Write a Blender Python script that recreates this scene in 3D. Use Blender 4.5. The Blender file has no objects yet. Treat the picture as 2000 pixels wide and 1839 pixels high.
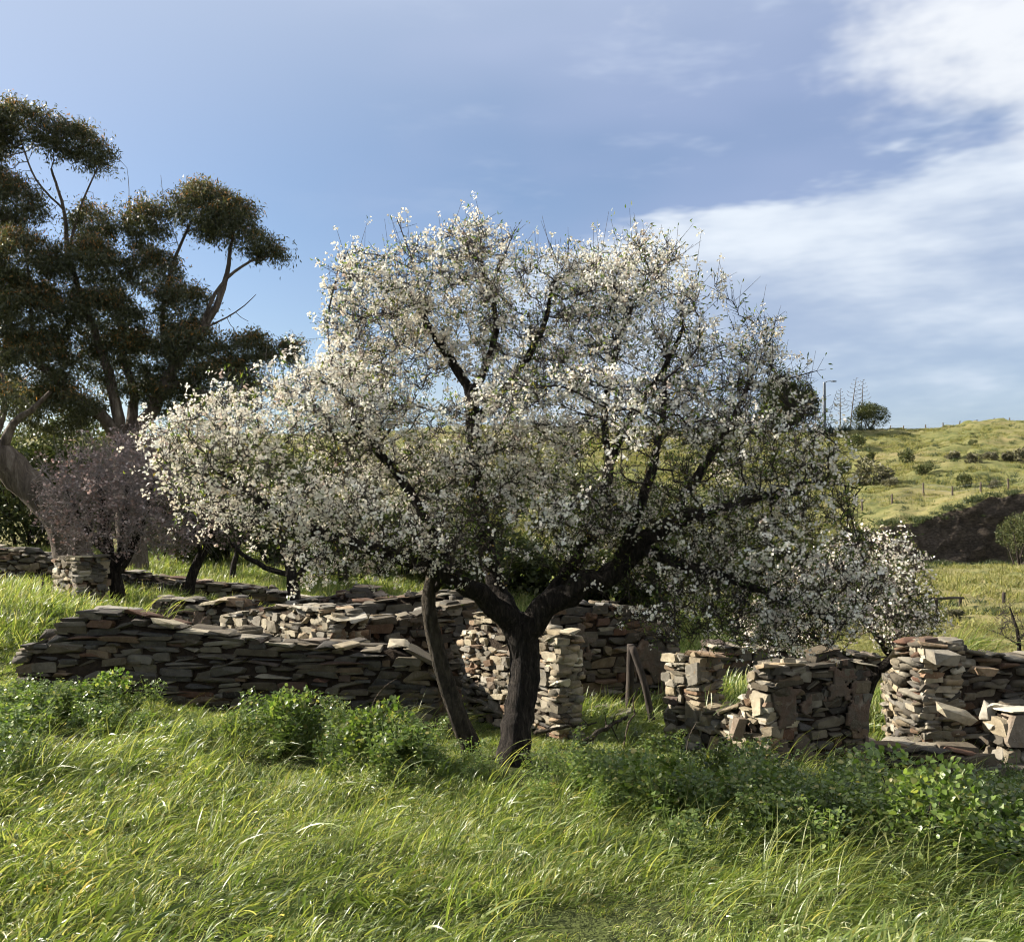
import bpy, math, random
import numpy as np
from mathutils import Vector, Matrix, noise as mnoise

rng = np.random.default_rng(11)
random.seed(11)
scene = bpy.context.scene
COL = scene.collection

# ------------------------------------------------------------------ camera, sky, sun, exposure
FPX, HY = 1900.0, 1000.0            # focal length and horizon row, in units of the 2000 px wide photograph
cam_data = bpy.data.cameras.new("camera")
cam_data.sensor_width = 36.0
cam_data.lens = 36.0 * FPX / 2000.0
cam_data.shift_y = (HY - 919.5) / 2000.0
cam_data.clip_start, cam_data.clip_end = 0.1, 5000.0
cam = bpy.data.objects.new("camera", cam_data)
cam.location = (0, 0, 0)
cam.rotation_euler = (math.pi / 2, 0, 0)
COL.objects.link(cam)
scene.camera = cam

SUN_EL = math.radians(29.0)
SUN_AZ = math.atan2(-0.96, 0.28)     # azimuth from +Y towards +X: the sun stands to the left, a little behind the tree
sun_dir = Vector((math.sin(SUN_AZ) * math.cos(SUN_EL), math.cos(SUN_AZ) * math.cos(SUN_EL), math.sin(SUN_EL)))
sun_data = bpy.data.lights.new("sun", 'SUN')
sun_data.energy = 5.0
sun_data.angle = math.radians(0.53)
sun_data.color = (1.0, 0.925, 0.81)
sun = bpy.data.objects.new("sun", sun_data)
sun.rotation_euler = sun_dir.to_track_quat('Z', 'Y').to_euler()
COL.objects.link(sun)

scene.view_settings.view_transform = 'Standard'
scene.view_settings.look = 'None'
scene.view_settings.exposure = 1.55
scene.view_settings.gamma = 1.0
scene.render.engine = 'CYCLES'
scene.cycles.max_bounces = 5
scene.cycles.diffuse_bounces = 2
scene.cycles.glossy_bounces = 2
scene.cycles.transmission_bounces = 3
scene.cycles.transparent_max_bounces = 4
scene.cycles.use_light_tree = False
scene.cycles.filter_width = 1.1
scene.cycles.use_adaptive_sampling = True
scene.cycles.adaptive_threshold = 0.035
scene.cycles.adaptive_min_samples = 20


class NT:
    """small helper for node trees"""
    def __init__(self, tree):
        self.t = tree; self.n = tree.nodes; self.l = tree.links
    def node(self, kind, **kw):
        nd = self.n.new(kind)
        for k, v in kw.items():
            setattr(nd, k, v)
        return nd
    def put(self, sock, v):
        if v is None: return
        if isinstance(v, bpy.types.NodeSocket): self.l.new(v, sock)
        else: sock.default_value = v
    def math(self, op, a, b=None, c=None, clamp=False):
        nd = self.node('ShaderNodeMath', operation=op, use_clamp=clamp)
        self.put(nd.inputs[0], a); self.put(nd.inputs[1], b); self.put(nd.inputs[2], c)
        return nd.outputs[0]
    def mix(self, f, a, b, blend='MIX'):
        nd = self.node('ShaderNodeMix', data_type='RGBA', blend_type=blend)
        self.put(nd.inputs[0], f); self.put(nd.inputs[6], a); self.put(nd.inputs[7], b)
        return nd.outputs[2]
    def noise(self, vec, scale, detail=3.0, rough=0.55, dist=0.0):
        nd = self.node('ShaderNodeTexNoise')
        if vec is not None: self.l.new(vec, nd.inputs['Vector'])
        nd.inputs['Scale'].default_value = scale; nd.inputs['Detail'].default_value = detail
        nd.inputs['Roughness'].default_value = rough; nd.inputs['Distortion'].default_value = dist
        return nd.outputs[0]
    def ramp(self, fac, stops, interp='LINEAR'):
        nd = self.node('ShaderNodeValToRGB')
        cr = nd.color_ramp; cr.interpolation = interp
        while len(cr.elements) < len(stops): cr.elements.new(0.5)
        for e, (p, c) in zip(cr.elements, stops):
            e.position = p; e.color = (c[0], c[1], c[2], 1) if len(c) == 3 else c
        self.l.new(fac, nd.inputs[0])
        return nd.outputs[0]
    def smooth(self, v, lo, hi):
        nd = self.node('ShaderNodeMapRange', interpolation_type='SMOOTHSTEP', clamp=True)
        self.put(nd.inputs[0], v); self.put(nd.inputs[1], lo); self.put(nd.inputs[2], hi)
        return nd.outputs[0]
    def mapping(self, vec, scale=(1, 1, 1), loc=(0, 0, 0)):
        nd = self.node('ShaderNodeMapping')
        self.l.new(vec, nd.inputs[0]); nd.inputs['Scale'].default_value = scale; nd.inputs['Location'].default_value = loc
        return nd.outputs[0]


world = bpy.data.worlds.new("World")
scene.world = world
world.use_nodes = True
world.cycles.sampling_method = 'MANUAL'
world.cycles.sample_map_resolution = 512
W = NT(world.node_tree)
W.n.clear()
sky = W.node('ShaderNodeTexSky', sky_type='NISHITA', sun_disc=False)
sky.sun_elevation = SUN_EL
sky.sun_rotation = SUN_AZ
sky.altitude = 50.0; sky.air_density = 1.0; sky.dust_density = 1.2; sky.ozone_density = 2.0
tc = W.node('ShaderNodeTexCoord')
sep = W.node('ShaderNodeSeparateXYZ'); W.l.new(tc.outputs['Generated'], sep.inputs[0])
dx, dy, dz = sep.outputs
az = W.math('ARCTAN2', dx, dy)
el = W.math('ARCSINE', dz)
# layered cloud: one stratus sheet, thicker to the right, drawn in azimuth / elevation so that it stretches sideways
cmb = W.node('ShaderNodeCombineXYZ')
W.l.new(az, cmb.inputs[0]); W.l.new(el, cmb.inputs[1])
n_big = W.noise(W.mapping(cmb.outputs[0], (2.0, 5.5, 1), (3.1, 1.7, 0)), 1.0, 3.0, 0.55)
n_fine = W.noise(W.mapping(cmb.outputs[0], (5.0, 17.0, 1), (0.4, 4.2, 0)), 1.0, 4.0, 0.6)
n_puff = W.noise(W.mapping(cmb.outputs[0], (3.6, 7.5, 1), (7.4, 2.6, 0)), 1.0, 5.0, 0.58)
# upper edge of the low cloud bank climbs towards the right
edge = W.math('MULTIPLY_ADD', W.math('SINE', az), 0.16, 0.268)
edge = W.math('MULTIPLY_ADD', W.math('SUBTRACT', n_fine, 0.5), 0.13, edge)
bank_top = W.smooth(W.math('SUBTRACT', edge, el), -0.006, 0.02)
bank_low = W.smooth(W.math('SUBTRACT', edge, el), 0.46, 0.06)
bank_right = W.smooth(W.math('MULTIPLY_ADD', W.math('SUBTRACT', n_big, 0.5), 0.35, az), -0.20, 0.10)
bank = W.math('MULTIPLY', W.math('MULTIPLY', bank_top, bank_low), bank_right)
# bright cumulus high on the right
hi_bias = W.math('ADD', W.math('MULTIPLY', az, 0.55), W.math('MULTIPLY', el, 0.75))
puff = W.smooth(W.math('MULTIPLY_ADD', W.math('SUBTRACT', n_puff, 0.5), 0.75, hi_bias), 0.46, 0.66)
# thin grey veil over most of the sky
veil = W.smooth(W.math('MULTIPLY_ADD', W.math('SUBTRACT', n_big, 0.5), 0.9, W.math('MULTIPLY', az, 0.25)), -0.20, 0.25)
veil = W.math('MULTIPLY', veil, W.smooth(el, 0.10, 0.34))
wisps = W.math('MULTIPLY', W.smooth(n_fine, 0.50, 0.74), 0.6)
S = 1.0
base_sky = W.mix(1.0, sky.outputs[0], (1.0, 1.01, 1.05, 1), 'MULTIPLY')
c1 = W.mix(W.math('MULTIPLY', veil, 0.60), base_sky, (2.95, 3.5, 5.2, 1))
c2 = W.mix(W.math('MULTIPLY', wisps, W.smooth(az, -0.35, 0.45)), c1, (4.6, 5.2, 6.3, 1))
shade = W.smooth(W.math('MULTIPLY_ADD', n_fine, 0.6, W.math('MULTIPLY', n_big, 0.5)), 0.40, 0.72)
bank_col = W.mix(shade, (3.0, 3.7, 5.0, 1), (5.9, 6.4, 7.0, 1))
c2 = W.mix(W.math('MULTIPLY', W.smooth(W.math('MULTIPLY_ADD', az, -0.18, el), 0.30, 0.58), 0.60), c2, (4.3, 4.9, 6.0, 1))
c3 = W.mix(W.math('MULTIPLY', bank, 0.92), c2, bank_col)
c4 = W.mix(W.math('MULTIPLY', puff, 0.85), c3, (6.9, 7.1, 7.3, 1))
bg = W.node('ShaderNodeBackground')
W.l.new(c4, bg.inputs[0])
bg.inputs[1].default_value = 0.05
wo = W.node('ShaderNodeOutputWorld'); W.l.new(bg.outputs[0], wo.inputs[0])


# ------------------------------------------------------------------ helpers
def P(px, py, D):
    return np.array([(px - 1000.0) / FPX * D, D, (HY - py) / FPX * D])

def new_mat(name):
    m = bpy.data.materials.new(name); m.use_nodes = True
    n = NT(m.node_tree); n.n.clear()
    return m, n

def finish(n, shader, disp=None):
    o = n.node('ShaderNodeOutputMaterial')
    n.l.new(shader, o.inputs[0])

def principled(n, color, rough=0.8, spec=0.3, normal=None):
    b = n.node('ShaderNodeBsdfPrincipled')
    n.put(b.inputs['Base Color'], color); n.put(b.inputs['Roughness'], rough)
    b.inputs['Specular IOR Level'].default_value = spec
    if normal is not None: n.l.new(normal, b.inputs['Normal'])
    return b

def bump(n, height, strength=0.5, dist=0.02):
    b = n.node('ShaderNodeBump'); b.inputs['Strength'].default_value = strength; b.inputs['Distance'].default_value = dist
    n.l.new(height, b.inputs['Height'])
    return b.outputs[0]

def leaf_mat(name, stops, trans, tw=0.35, rough=0.45, spec=0.4):
    """leaf or petal: colour from the per-piece attribute 'tint', light passing through"""
    m, n = new_mat(name)
    a = n.node('ShaderNodeAttribute', attribute_name='tint')
    col = n.ramp(a.outputs['Fac'], stops)
    oi = n.node('ShaderNodeObjectInfo')
    hs = n.node('ShaderNodeHueSaturation')
    n.l.new(n.math('MULTIPLY_ADD', oi.outputs['Random'], 0.5, 0.75), hs.inputs['Value'])
    n.l.new(col, hs.inputs['Color'])
    p = principled(n, hs.outputs[0], rough, spec)
    t = n.node('ShaderNodeBsdfTranslucent')
    n.l.new(n.mix(1.0, hs.outputs[0], trans, 'MULTIPLY'), t.inputs[0])
    mx = n.node('ShaderNodeMixShader'); mx.inputs[0].default_value = tw
    n.l.new(p.outputs[0], mx.inputs[1]); n.l.new(t.outputs[0], mx.inputs[2])
    finish(n, mx.outputs[0])
    return m

def mesh_np(name, V, F, tint=None, smooth=False):
    V = np.asarray(V, dtype=np.float32).reshape(-1, 3)
    F = np.asarray(F, dtype=np.int32)
    me = bpy.data.meshes.new(name)
    nf, k = F.shape
    me.vertices.add(len(V)); me.vertices.foreach_set('co', V.ravel())
    me.loops.add(nf * k); me.loops.foreach_set('vertex_index', F.ravel())
    me.polygons.add(nf)
    me.polygons.foreach_set('loop_start', np.arange(0, nf * k, k, dtype=np.int32))
    if smooth: me.polygons.foreach_set('use_smooth', np.ones(nf, dtype=bool))
    if tint is not None:
        at = me.attributes.new('tint', 'FLOAT', 'POINT')
        at.data.foreach_set('value', np.asarray(tint, dtype=np.float32))
    me.update(calc_edges=True)
    return me

def obj(name, me, mat=None, parent=None, loc=None):
    o = bpy.data.objects.new(name, me)
    if me is not None and mat is not None and not me.materials: me.materials.append(mat)
    COL.objects.link(o)
    if parent is not None: o.parent = parent
    if loc is not None: o.location = loc
    return o

def empty(name, loc=(0, 0, 0)):
    o = bpy.data.objects.new(name, None); o.empty_display_size = 0.2
    COL.objects.link(o); o.location = loc
    return o

def tag(o, label=None, cat=None, group=None, kind=None):
    if label: o['label'] = label
    if cat: o['category'] = cat
    if group: o['group'] = group
    if kind: o['kind'] = kind
    return o

def fbm(x, y, s=1.0, o=4, seed=0.0):
    return mnoise.fractal(Vector((x * s + seed, y * s - seed * 1.7, seed * 0.37)), 0.9, 2.0, o)

def norm(v):
    v = np.asarray(v, float)
    return v / (np.linalg.norm(v, axis=-1, keepdims=True) + 1e-9)

# ------------------------------------------------------------------ terrain
T_PX = np.array([-900, 0, 300, 600, 1000, 1400, 1660, 1760, 1950, 2060, 3000.0])
T_U = (T_PX - 1000) / FPX
T_D = np.array([13, 15, 18, 22, 28, 40, 60, 77, 78.6, 90, 100, 125, 150, 160, 220, 500, 3000.0])
T_Z = np.array([
    [-1.3, -1.55, -2.2, -2.6, -2.72, -2.8, -2.85, -2.87, -2.9, -2.95, -3.0],
    [-1.2, -1.45, -2.0, -2.6, -2.75, -2.85, -2.9, -2.95, -3.0, -3.0, -3.1],
    [-1.2, -1.55, -1.75, -2.5, -2.8, -3.0, -3.1, -3.15, -3.2, -3.2, -3.3],
    [-1.3, -1.65, -1.85, -1.95, -2.5, -3.2, -3.5, -3.6, -3.7, -3.7, -3.9],
    [-1.2, -1.5, -1.6, -1.6, -2.1, -3.2, -3.9, -3.95, -4.0, -4.0, -4.2],
    [-1.0, -1.1, -1.2, -1.2, -1.5, -3.0, -4.0, -4.0, -4.0, -4.0, -4.2],
    [0.2, 0.0, 0.0, -0.4, -0.8, -2.5, -3.7, -3.95, -4.0, -4.0, -4.0],
    [1.6, 1.2, 1.0, 0.6, 0.2, -1.4, -3.2, -4.0, -4.1, -4.1, -4.0],
    [1.8, 1.4, 1.2, 0.8, 0.5, -1.0, -2.0, -0.7, 1.1, 1.5, 1.6],
    [3.2, 2.6, 2.4, 2.2, 2.2, 1.4, 1.2, 1.7, 2.5, 2.8, 3.0],
    [4.8, 3.6, 3.4, 3.4, 3.9, 3.4, 3.1, 3.4, 4.0, 4.2, 4.5],
    [9.0, 7.8, 7.6, 7.8, 8.6, 8.2, 7.4, 7.8, 8.9, 9.1, 9.5],
    [13.0, 11.5, 11.5, 12.0, 13.2, 12.9, 12.3, 12.8, 13.9, 14.1, 14.5],
    [13.6, 12.0, 12.0, 12.6, 13.8, 13.4, 12.6, 13.2, 14.3, 14.5, 15.0],
    [12.0, 10.5, 10.5, 11.0, 12.0, 12.0, 11.0, 11.5, 12.5, 13.0, 13.5],
    [2, 2, 2, 2, 2, 2, 2, 2, 2, 2, 2.0],
    [-5] * 11], dtype=float)

def smooth01(t):
    t = np.clip(t, 0, 1); return t * t * (3 - 2 * t)

def ground_z(X, Y):
    X = np.asarray(X, float); Y = np.asarray(Y, float)
    near = -1.66 - 0.083 * np.clip(Y, -12, 16) - 0.075 * np.clip(X, -9, 9)
    Yc = np.clip(Y, T_D[0], T_D[-1] - 1e-3)
    u = np.clip(X / Yc, T_U[0], T_U[-1] - 1e-6)
    i = np.clip(np.searchsorted(T_D, Yc, side='right') - 1, 0, len(T_D) - 2)
    j = np.clip(np.searchsorted(T_U, u, side='right') - 1, 0, len(T_U) - 2)
    a = (Yc - T_D[i]) / (T_D[i + 1] - T_D[i]); b = (u - T_U[j]) / (T_U[j + 1] - T_U[j])
    b = smooth01(b)
    far = (T_Z[i, j] * (1 - a) * (1 - b) + T_Z[i + 1, j] * a * (1 - b) + T_Z[i, j + 1] * (1 - a) * b + T_Z[i + 1, j + 1] * a * b)
    w = smooth01((Y - 11.5) / 4.0)
    z = near * (1 - w) + far * w
    amp = np.clip((Y - 8) / 60.0, 0.02, 0.6)
    z = z + amp * 0.35 * (np.sin(X * 0.31 + 1.3 * np.sin(Y * 0.17)) * np.cos(Y * 0.23 + 0.7)) * np.clip((Y - 20) / 40, 0, 1)
    z = z + 0.05 * np.sin(X * 1.7 + 0.6 * Y) * np.sin(Y * 1.3 - 0.4 * X)
    return z

def gz(x, y): return float(ground_z(x, y))

def hit(px, py, d0=4.0, d1=190.0):
    """where the line through a photograph point meets the ground"""
    D = np.geomspace(d0, d1, 4000)
    X = (px - 1000) / FPX * D; Z = (HY - py) / FPX * D
    below = np.nonzero(Z < ground_z(X, D))[0]
    k = below[0] if len(below) else len(D) - 1
    return np.array([X[k], D[k], gz(X[k], D[k])])

rowsY = np.concatenate([np.linspace(-14, 3, 16)[:-1], np.linspace(3, 14, 90)[:-1], np.geomspace(14, 74, 110)[:-1],
                        np.linspace(74, 82, 45)[:-1], np.geomspace(82, 165, 80)[:-1], np.geomspace(165, 3000, 25)])
colsU = np.concatenate([np.linspace(-1.5, -0.62, 24)[:-1], np.linspace(-0.62, 0.62, 260)[:-1], np.linspace(0.62, 1.5, 24)])
YY, UU = np.meshgrid(rowsY, colsU, indexing='ij')
XX = UU * (np.abs(YY) + 6.0) * (YY > 8) + UU * (np.clip(YY, 0, None) * 0.75 + 8.0) * (YY <= 8)
XX = np.where(YY > 8, UU * (YY + 6.0), UU * 14.0)
ZZ = ground_z(XX, YY)
cu = (XX / np.maximum(YY, 1) - 0.34)
cliff = np.exp(-((YY - 78.0) / 2.6) ** 2) * np.clip(cu * 8, 0, 1)
rough = np.array([fbm(x, y * 2.0, 0.45, 6, 3.0) for x, y in zip(XX[(cliff > 0.02)], YY[(cliff > 0.02)])]) if (cliff > 0.02).any() else 0
ZZ[cliff > 0.02] += 0.5 * rough * cliff[cliff > 0.02]
rough2 = np.array([fbm(x, z * 2.0 + y * .6, 0.6, 6, 31.0) for x, y, z in zip(XX[(cliff > 0.02)], YY[(cliff > 0.02)], ZZ[(cliff > 0.02)])])
rough3 = np.array([fbm(x, z * 1.5 + y, 1.9, 4, 61.0) for x, y, z in zip(XX[(cliff > 0.02)], YY[(cliff > 0.02)], ZZ[(cliff > 0.02)])])
YD = YY.copy(); YD[cliff > 0.02] += (0.55 * rough2 + 0.5 * np.abs(rough3)) * cliff[cliff > 0.02]
hillm = (YY > 18) & (YY < 165)
ZZ[hillm] += np.array([0.0042 * y * fbm(x, y, 0.42, 4, 9.0) for x, y in zip(XX[hillm], YY[hillm])])
nr, nc = YY.shape
idx = np.arange(nr * nc).reshape(nr, nc)
F = np.stack([idx[:-1, :-1], idx[:-1, 1:], idx[1:, 1:], idx[1:, :-1]], -1).reshape(-1, 4)

m_ground, n = new_mat("meadow_ground")
geo = n.node('ShaderNodeNewGeometry')
pos = geo.outputs['Position']
n1 = n.noise(pos, 0.09, 5, 0.6); n2 = n.noise(pos, 0.75, 5, 0.65); n3 = n.noise(pos, 7.0, 4, 0.7)
gcol = n.ramp(n1, [(0.30, (0.12, 0.13, 0.042)), (0.50, (0.18, 0.175, 0.065)), (0.68, (0.23, 0.19, 0.09))])
gcol = n.mix(n.math('MULTIPLY', n.smooth(n2, 0.42, 0.7), 0.8), gcol, (0.06, 0.08, 0.026, 1))
gcol = n.mix(n.math('MULTIPLY', n.smooth(n3, 0.45, 0.75), 0.45), gcol, (0.26, 0.22, 0.10, 1))
sxyz = n.node('ShaderNodeSeparateXYZ'); n.l.new(geo.outputs['Normal'], sxyz.inputs[0])
slope = n.math('SUBTRACT', 1.0, sxyz.outputs[2])
rockn = n.noise(pos, 1.4, 6, 0.7, 0.4)
rockf = n.noise(n.mapping(pos, (1, 1, 3.5)), 3.2, 5, 0.75)
rock = n.ramp(n.math('ADD', n.math('MULTIPLY', rockn, .5), n.math('MULTIPLY', rockf, .5)), [(0.34, (0.02, 0.017, 0.014)), (0.5, (0.10, 0.08, 0.062)), (0.66, (0.24, 0.19, 0.145))])
rmask = n.smooth(n.math('MULTIPLY_ADD', n.math('SUBTRACT', n2, 0.5), 0.35, slope), 0.20, 0.32)
gcol = n.mix(rmask, gcol, rock)
# bare soil close by, under the standing grass
py_ = n.node('ShaderNodeSeparateXYZ'); n.l.new(pos, py_.inputs[0])
nearm = n.smooth(py_.outputs[1], 26.0, 12.0)
gcol = n.mix(nearm, gcol, n.ramp(n2, [(0.35, (0.035, 0.04, 0.014)), (0.65, (0.06, 0.075, 0.02))]))
hgt = n.math('ADD', n.math('MULTIPLY', n2, 0.6), n.math('MULTIPLY', n3, 0.35))
hgt = n.math('ADD', hgt, n.math('MULTIPLY', n.math('MULTIPLY', rockf, rmask), 2.0))
bs = principled(n, gcol, 0.95, 0.1, bump(n, hgt, 0.9, 0.5))
finish(n, bs.outputs[0])
ground = obj("ground", mesh_np("ground", np.stack([XX, YD, ZZ], -1), F, smooth=True), m_ground)
tag(ground, "rough green meadow falling to the ruins and rising to a hill", kind="structure")

# ------------------------------------------------------------------ stone
def stone_mat(name, stops, dark, rust, lichen):
    m, n = new_mat(name)
    geo = n.node('ShaderNodeNewGeometry'); oi = n.node('ShaderNodeObjectInfo')
    r = n.math('FRACT', n.math('ADD', oi.outputs['Random'], geo.outputs['Random Per Island']))
    scol = n.ramp(r, stops)
    g1 = n.noise(geo.outputs['Position'], 9.0, 5, 0.65); g2 = n.noise(geo.outputs['Position'], 38.0, 3, 0.7)
    scol = n.mix(n.smooth(g1, 0.35, 0.75), scol, n.mix(1.0, scol, dark, 'MULTIPLY'))
    scol = n.mix(n.math('MULTIPLY', n.smooth(g1, 0.60, 0.75), 0.5), scol, rust)
    scol = n.mix(n.math('MULTIPLY', n.smooth(g2, 0.58, 0.72), 0.35), scol, lichen)
    bs = principled(n, scol, 0.9, 0.2, bump(n, n.math('ADD', n.math('MULTIPLY', g1, 0.7), n.math('MULTIPLY', g2, 0.4)), 0.8, 0.03))
    finish(n, bs.outputs[0])
    return m
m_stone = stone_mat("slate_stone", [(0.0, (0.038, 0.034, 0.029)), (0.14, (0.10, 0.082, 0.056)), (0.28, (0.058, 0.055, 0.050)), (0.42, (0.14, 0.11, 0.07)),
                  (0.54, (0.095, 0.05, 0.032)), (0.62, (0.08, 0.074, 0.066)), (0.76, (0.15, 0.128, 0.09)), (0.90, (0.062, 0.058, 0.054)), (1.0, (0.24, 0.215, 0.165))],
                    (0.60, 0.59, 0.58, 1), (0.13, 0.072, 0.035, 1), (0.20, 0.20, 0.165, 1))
m_pale_stone = stone_mat("sandstone_and_sunlit_caps", [(0.0, (0.11, 0.097, 0.074)), (0.14, (0.26, 0.215, 0.145)), (0.28, (0.155, 0.145, 0.122)), (0.42, (0.32, 0.265, 0.175)),
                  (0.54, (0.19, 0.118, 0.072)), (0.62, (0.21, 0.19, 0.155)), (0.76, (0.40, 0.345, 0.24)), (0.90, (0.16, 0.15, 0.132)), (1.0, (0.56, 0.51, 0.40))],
                    (0.62, 0.61, 0.59, 1), (0.25, 0.15, 0.07, 1), (0.41, 0.40, 0.33, 1))  # paler stone of the piers; on cap slabs it paints in sunlight

m_mortar, n = new_mat("earth_mortar")
geo = n.node('ShaderNodeNewGeometry')
g1 = n.noise(geo.outputs['Position'], 6.0, 6, 0.7); g2 = n.noise(geo.outputs['Position'], 30.0, 4, 0.7)
bs = principled(n, n.ramp(g1, [(0.3, (0.02, 0.015, 0.011)), (0.7, (0.05, 0.037, 0.026))]), 0.97, 0.1,
                bump(n, n.math('ADD', g1, g2), 0.9, 0.05))
finish(n, bs.outputs[0])

m_plaster, n = new_mat("lime_plaster")
geo = n.node('ShaderNodeNewGeometry')
g1 = n.noise(geo.outputs['Position'], 2.6, 6, 0.65, 0.8); g2 = n.noise(geo.outputs['Position'], 22.0, 5, 0.7)
pc = n.ramp(g1, [(0.30, (0.055, 0.048, 0.041)), (0.46, (0.095, 0.078, 0.06)), (0.58, (0.10, 0.067, 0.049)), (0.72, (0.18, 0.16, 0.125))])
pc = n.mix(n.math('MULTIPLY', n.smooth(g2, 0.5, 0.75), 0.5), pc, (0.16, 0.12, 0.09, 1))
bs = principled(n, pc, 0.95, 0.15, bump(n, n.math('ADD', n.math('MULTIPLY', g1, 0.4), g2), 0.7, 0.03))
finish(n, bs.outputs[0])

def hull_mesh(name, pts):
    import bmesh
    bm = bmesh.new()
    for p in pts: bm.verts.new(p)
    bmesh.ops.convex_hull(bm, input=bm.verts[:])
    loose = [v for v in bm.verts if not v.link_faces]
    if loose: bmesh.ops.delete(bm, geom=loose, context='VERTS')
    me = bpy.data.meshes.new(name); bm.to_mesh(me); bm.free()
    return me

def stone_variant(k, r):
    pts = []
    jit = 0.12 + 0.10 * (k % 3)
    for sx in (-1, 1):
        for sy in (-1, 1):
            for sz in (-1, 1):
                c = np.array([sx, sy, sz]) * 0.5
                c = c + r.uniform(-jit, jit * 0.25, 3) * np.array([sx, sy, sz]) * np.array([1.2, .8, 1.5])
                ch = r.uniform(0.06, 0.20)
                pts.append(c + np.array([-sx * ch, 0, 0]) * r.uniform(.3, 1.2))
                pts.append(c + np.array([0, 0, -sz * ch]) * r.uniform(.5, 1.5))
                if r.random() < 0.4: pts.append(c + np.array([0, -sy * ch, 0]))
    return hull_mesh("stone_mesh", pts)

_r = np.random.default_rng(5)
STONES = [stone_variant(k, _r) for k in range(18)]
for me in STONES: me.materials.append(m_stone)
PALE = [me.copy() for me in STONES]
for me in PALE: me.materials[0] = m_pale_stone
STONE_V = []
for me in STONES:
    me.calc_loop_triangles()
    v = np.empty(len(me.vertices) * 3, np.float32); me.vertices.foreach_get('co', v)
    t = np.empty(len(me.loop_triangles) * 3, np.int32); me.loop_triangles.foreach_get('vertices', t)
    STONE_V.append((v.reshape(-1, 3).copy(), t.reshape(-1, 3).copy()))

FOOT = []     # wall footprints, kept free of grass

def stone_matrix(c, ux, uy, uz, s):
    M = np.eye(4)
    M[:3, 0] = ux * s[0]; M[:3, 1] = uy * s[1]; M[:3, 2] = uz * s[2]; M[:3, 3] = c
    return M

def rot_jit(r, u, n_, a):
    """a slightly turned frame about wall axes"""
    up = np.array([0, 0, 1.0])
    R = np.array(Matrix.Rotation(r.normal(0, a), 3, Vector(n_)) @ Matrix.Rotation(r.normal(0, a * 0.8), 3, Vector(up)) @ Matrix.Rotation(r.normal(0, a * .8), 3, Vector(u)))
    return R @ u, R @ n_, R @ up

def place_stones(root, mats, limit=285, pale=False):
    """mats: (priority, 4x4) list; the first ones become single stones, the rest one joined part"""
    mats.sort(key=lambda t: t[0])
    r = np.random.default_rng(len(mats))
    for k, (p, M) in enumerate(mats[:limit]):
        light = (pale and r.random() < .84) or p == -1 or (p == 0.4 and k % 2 == 0)  # every other cap slab is pale: sunlight on wall tops painted in
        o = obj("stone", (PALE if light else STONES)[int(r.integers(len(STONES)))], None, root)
        o.matrix_local = Matrix(M.tolist())
    rest = mats[limit:]
    if rest:
        VV, FF, off = [], [], 0
        for p, M in rest:
            v, t = STONE_V[int(r.integers(len(STONE_V)))]
            VV.append(v @ M[:3, :3].T + M[:3, 3]); FF.append(t + off); off += len(v)
        o = obj("rubble_fill", mesh_np("rubble_fill", np.concatenate(VV), np.concatenate(FF)), m_pale_stone if pale else m_stone, root)
        o['kind'] = 'stuff'

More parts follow.
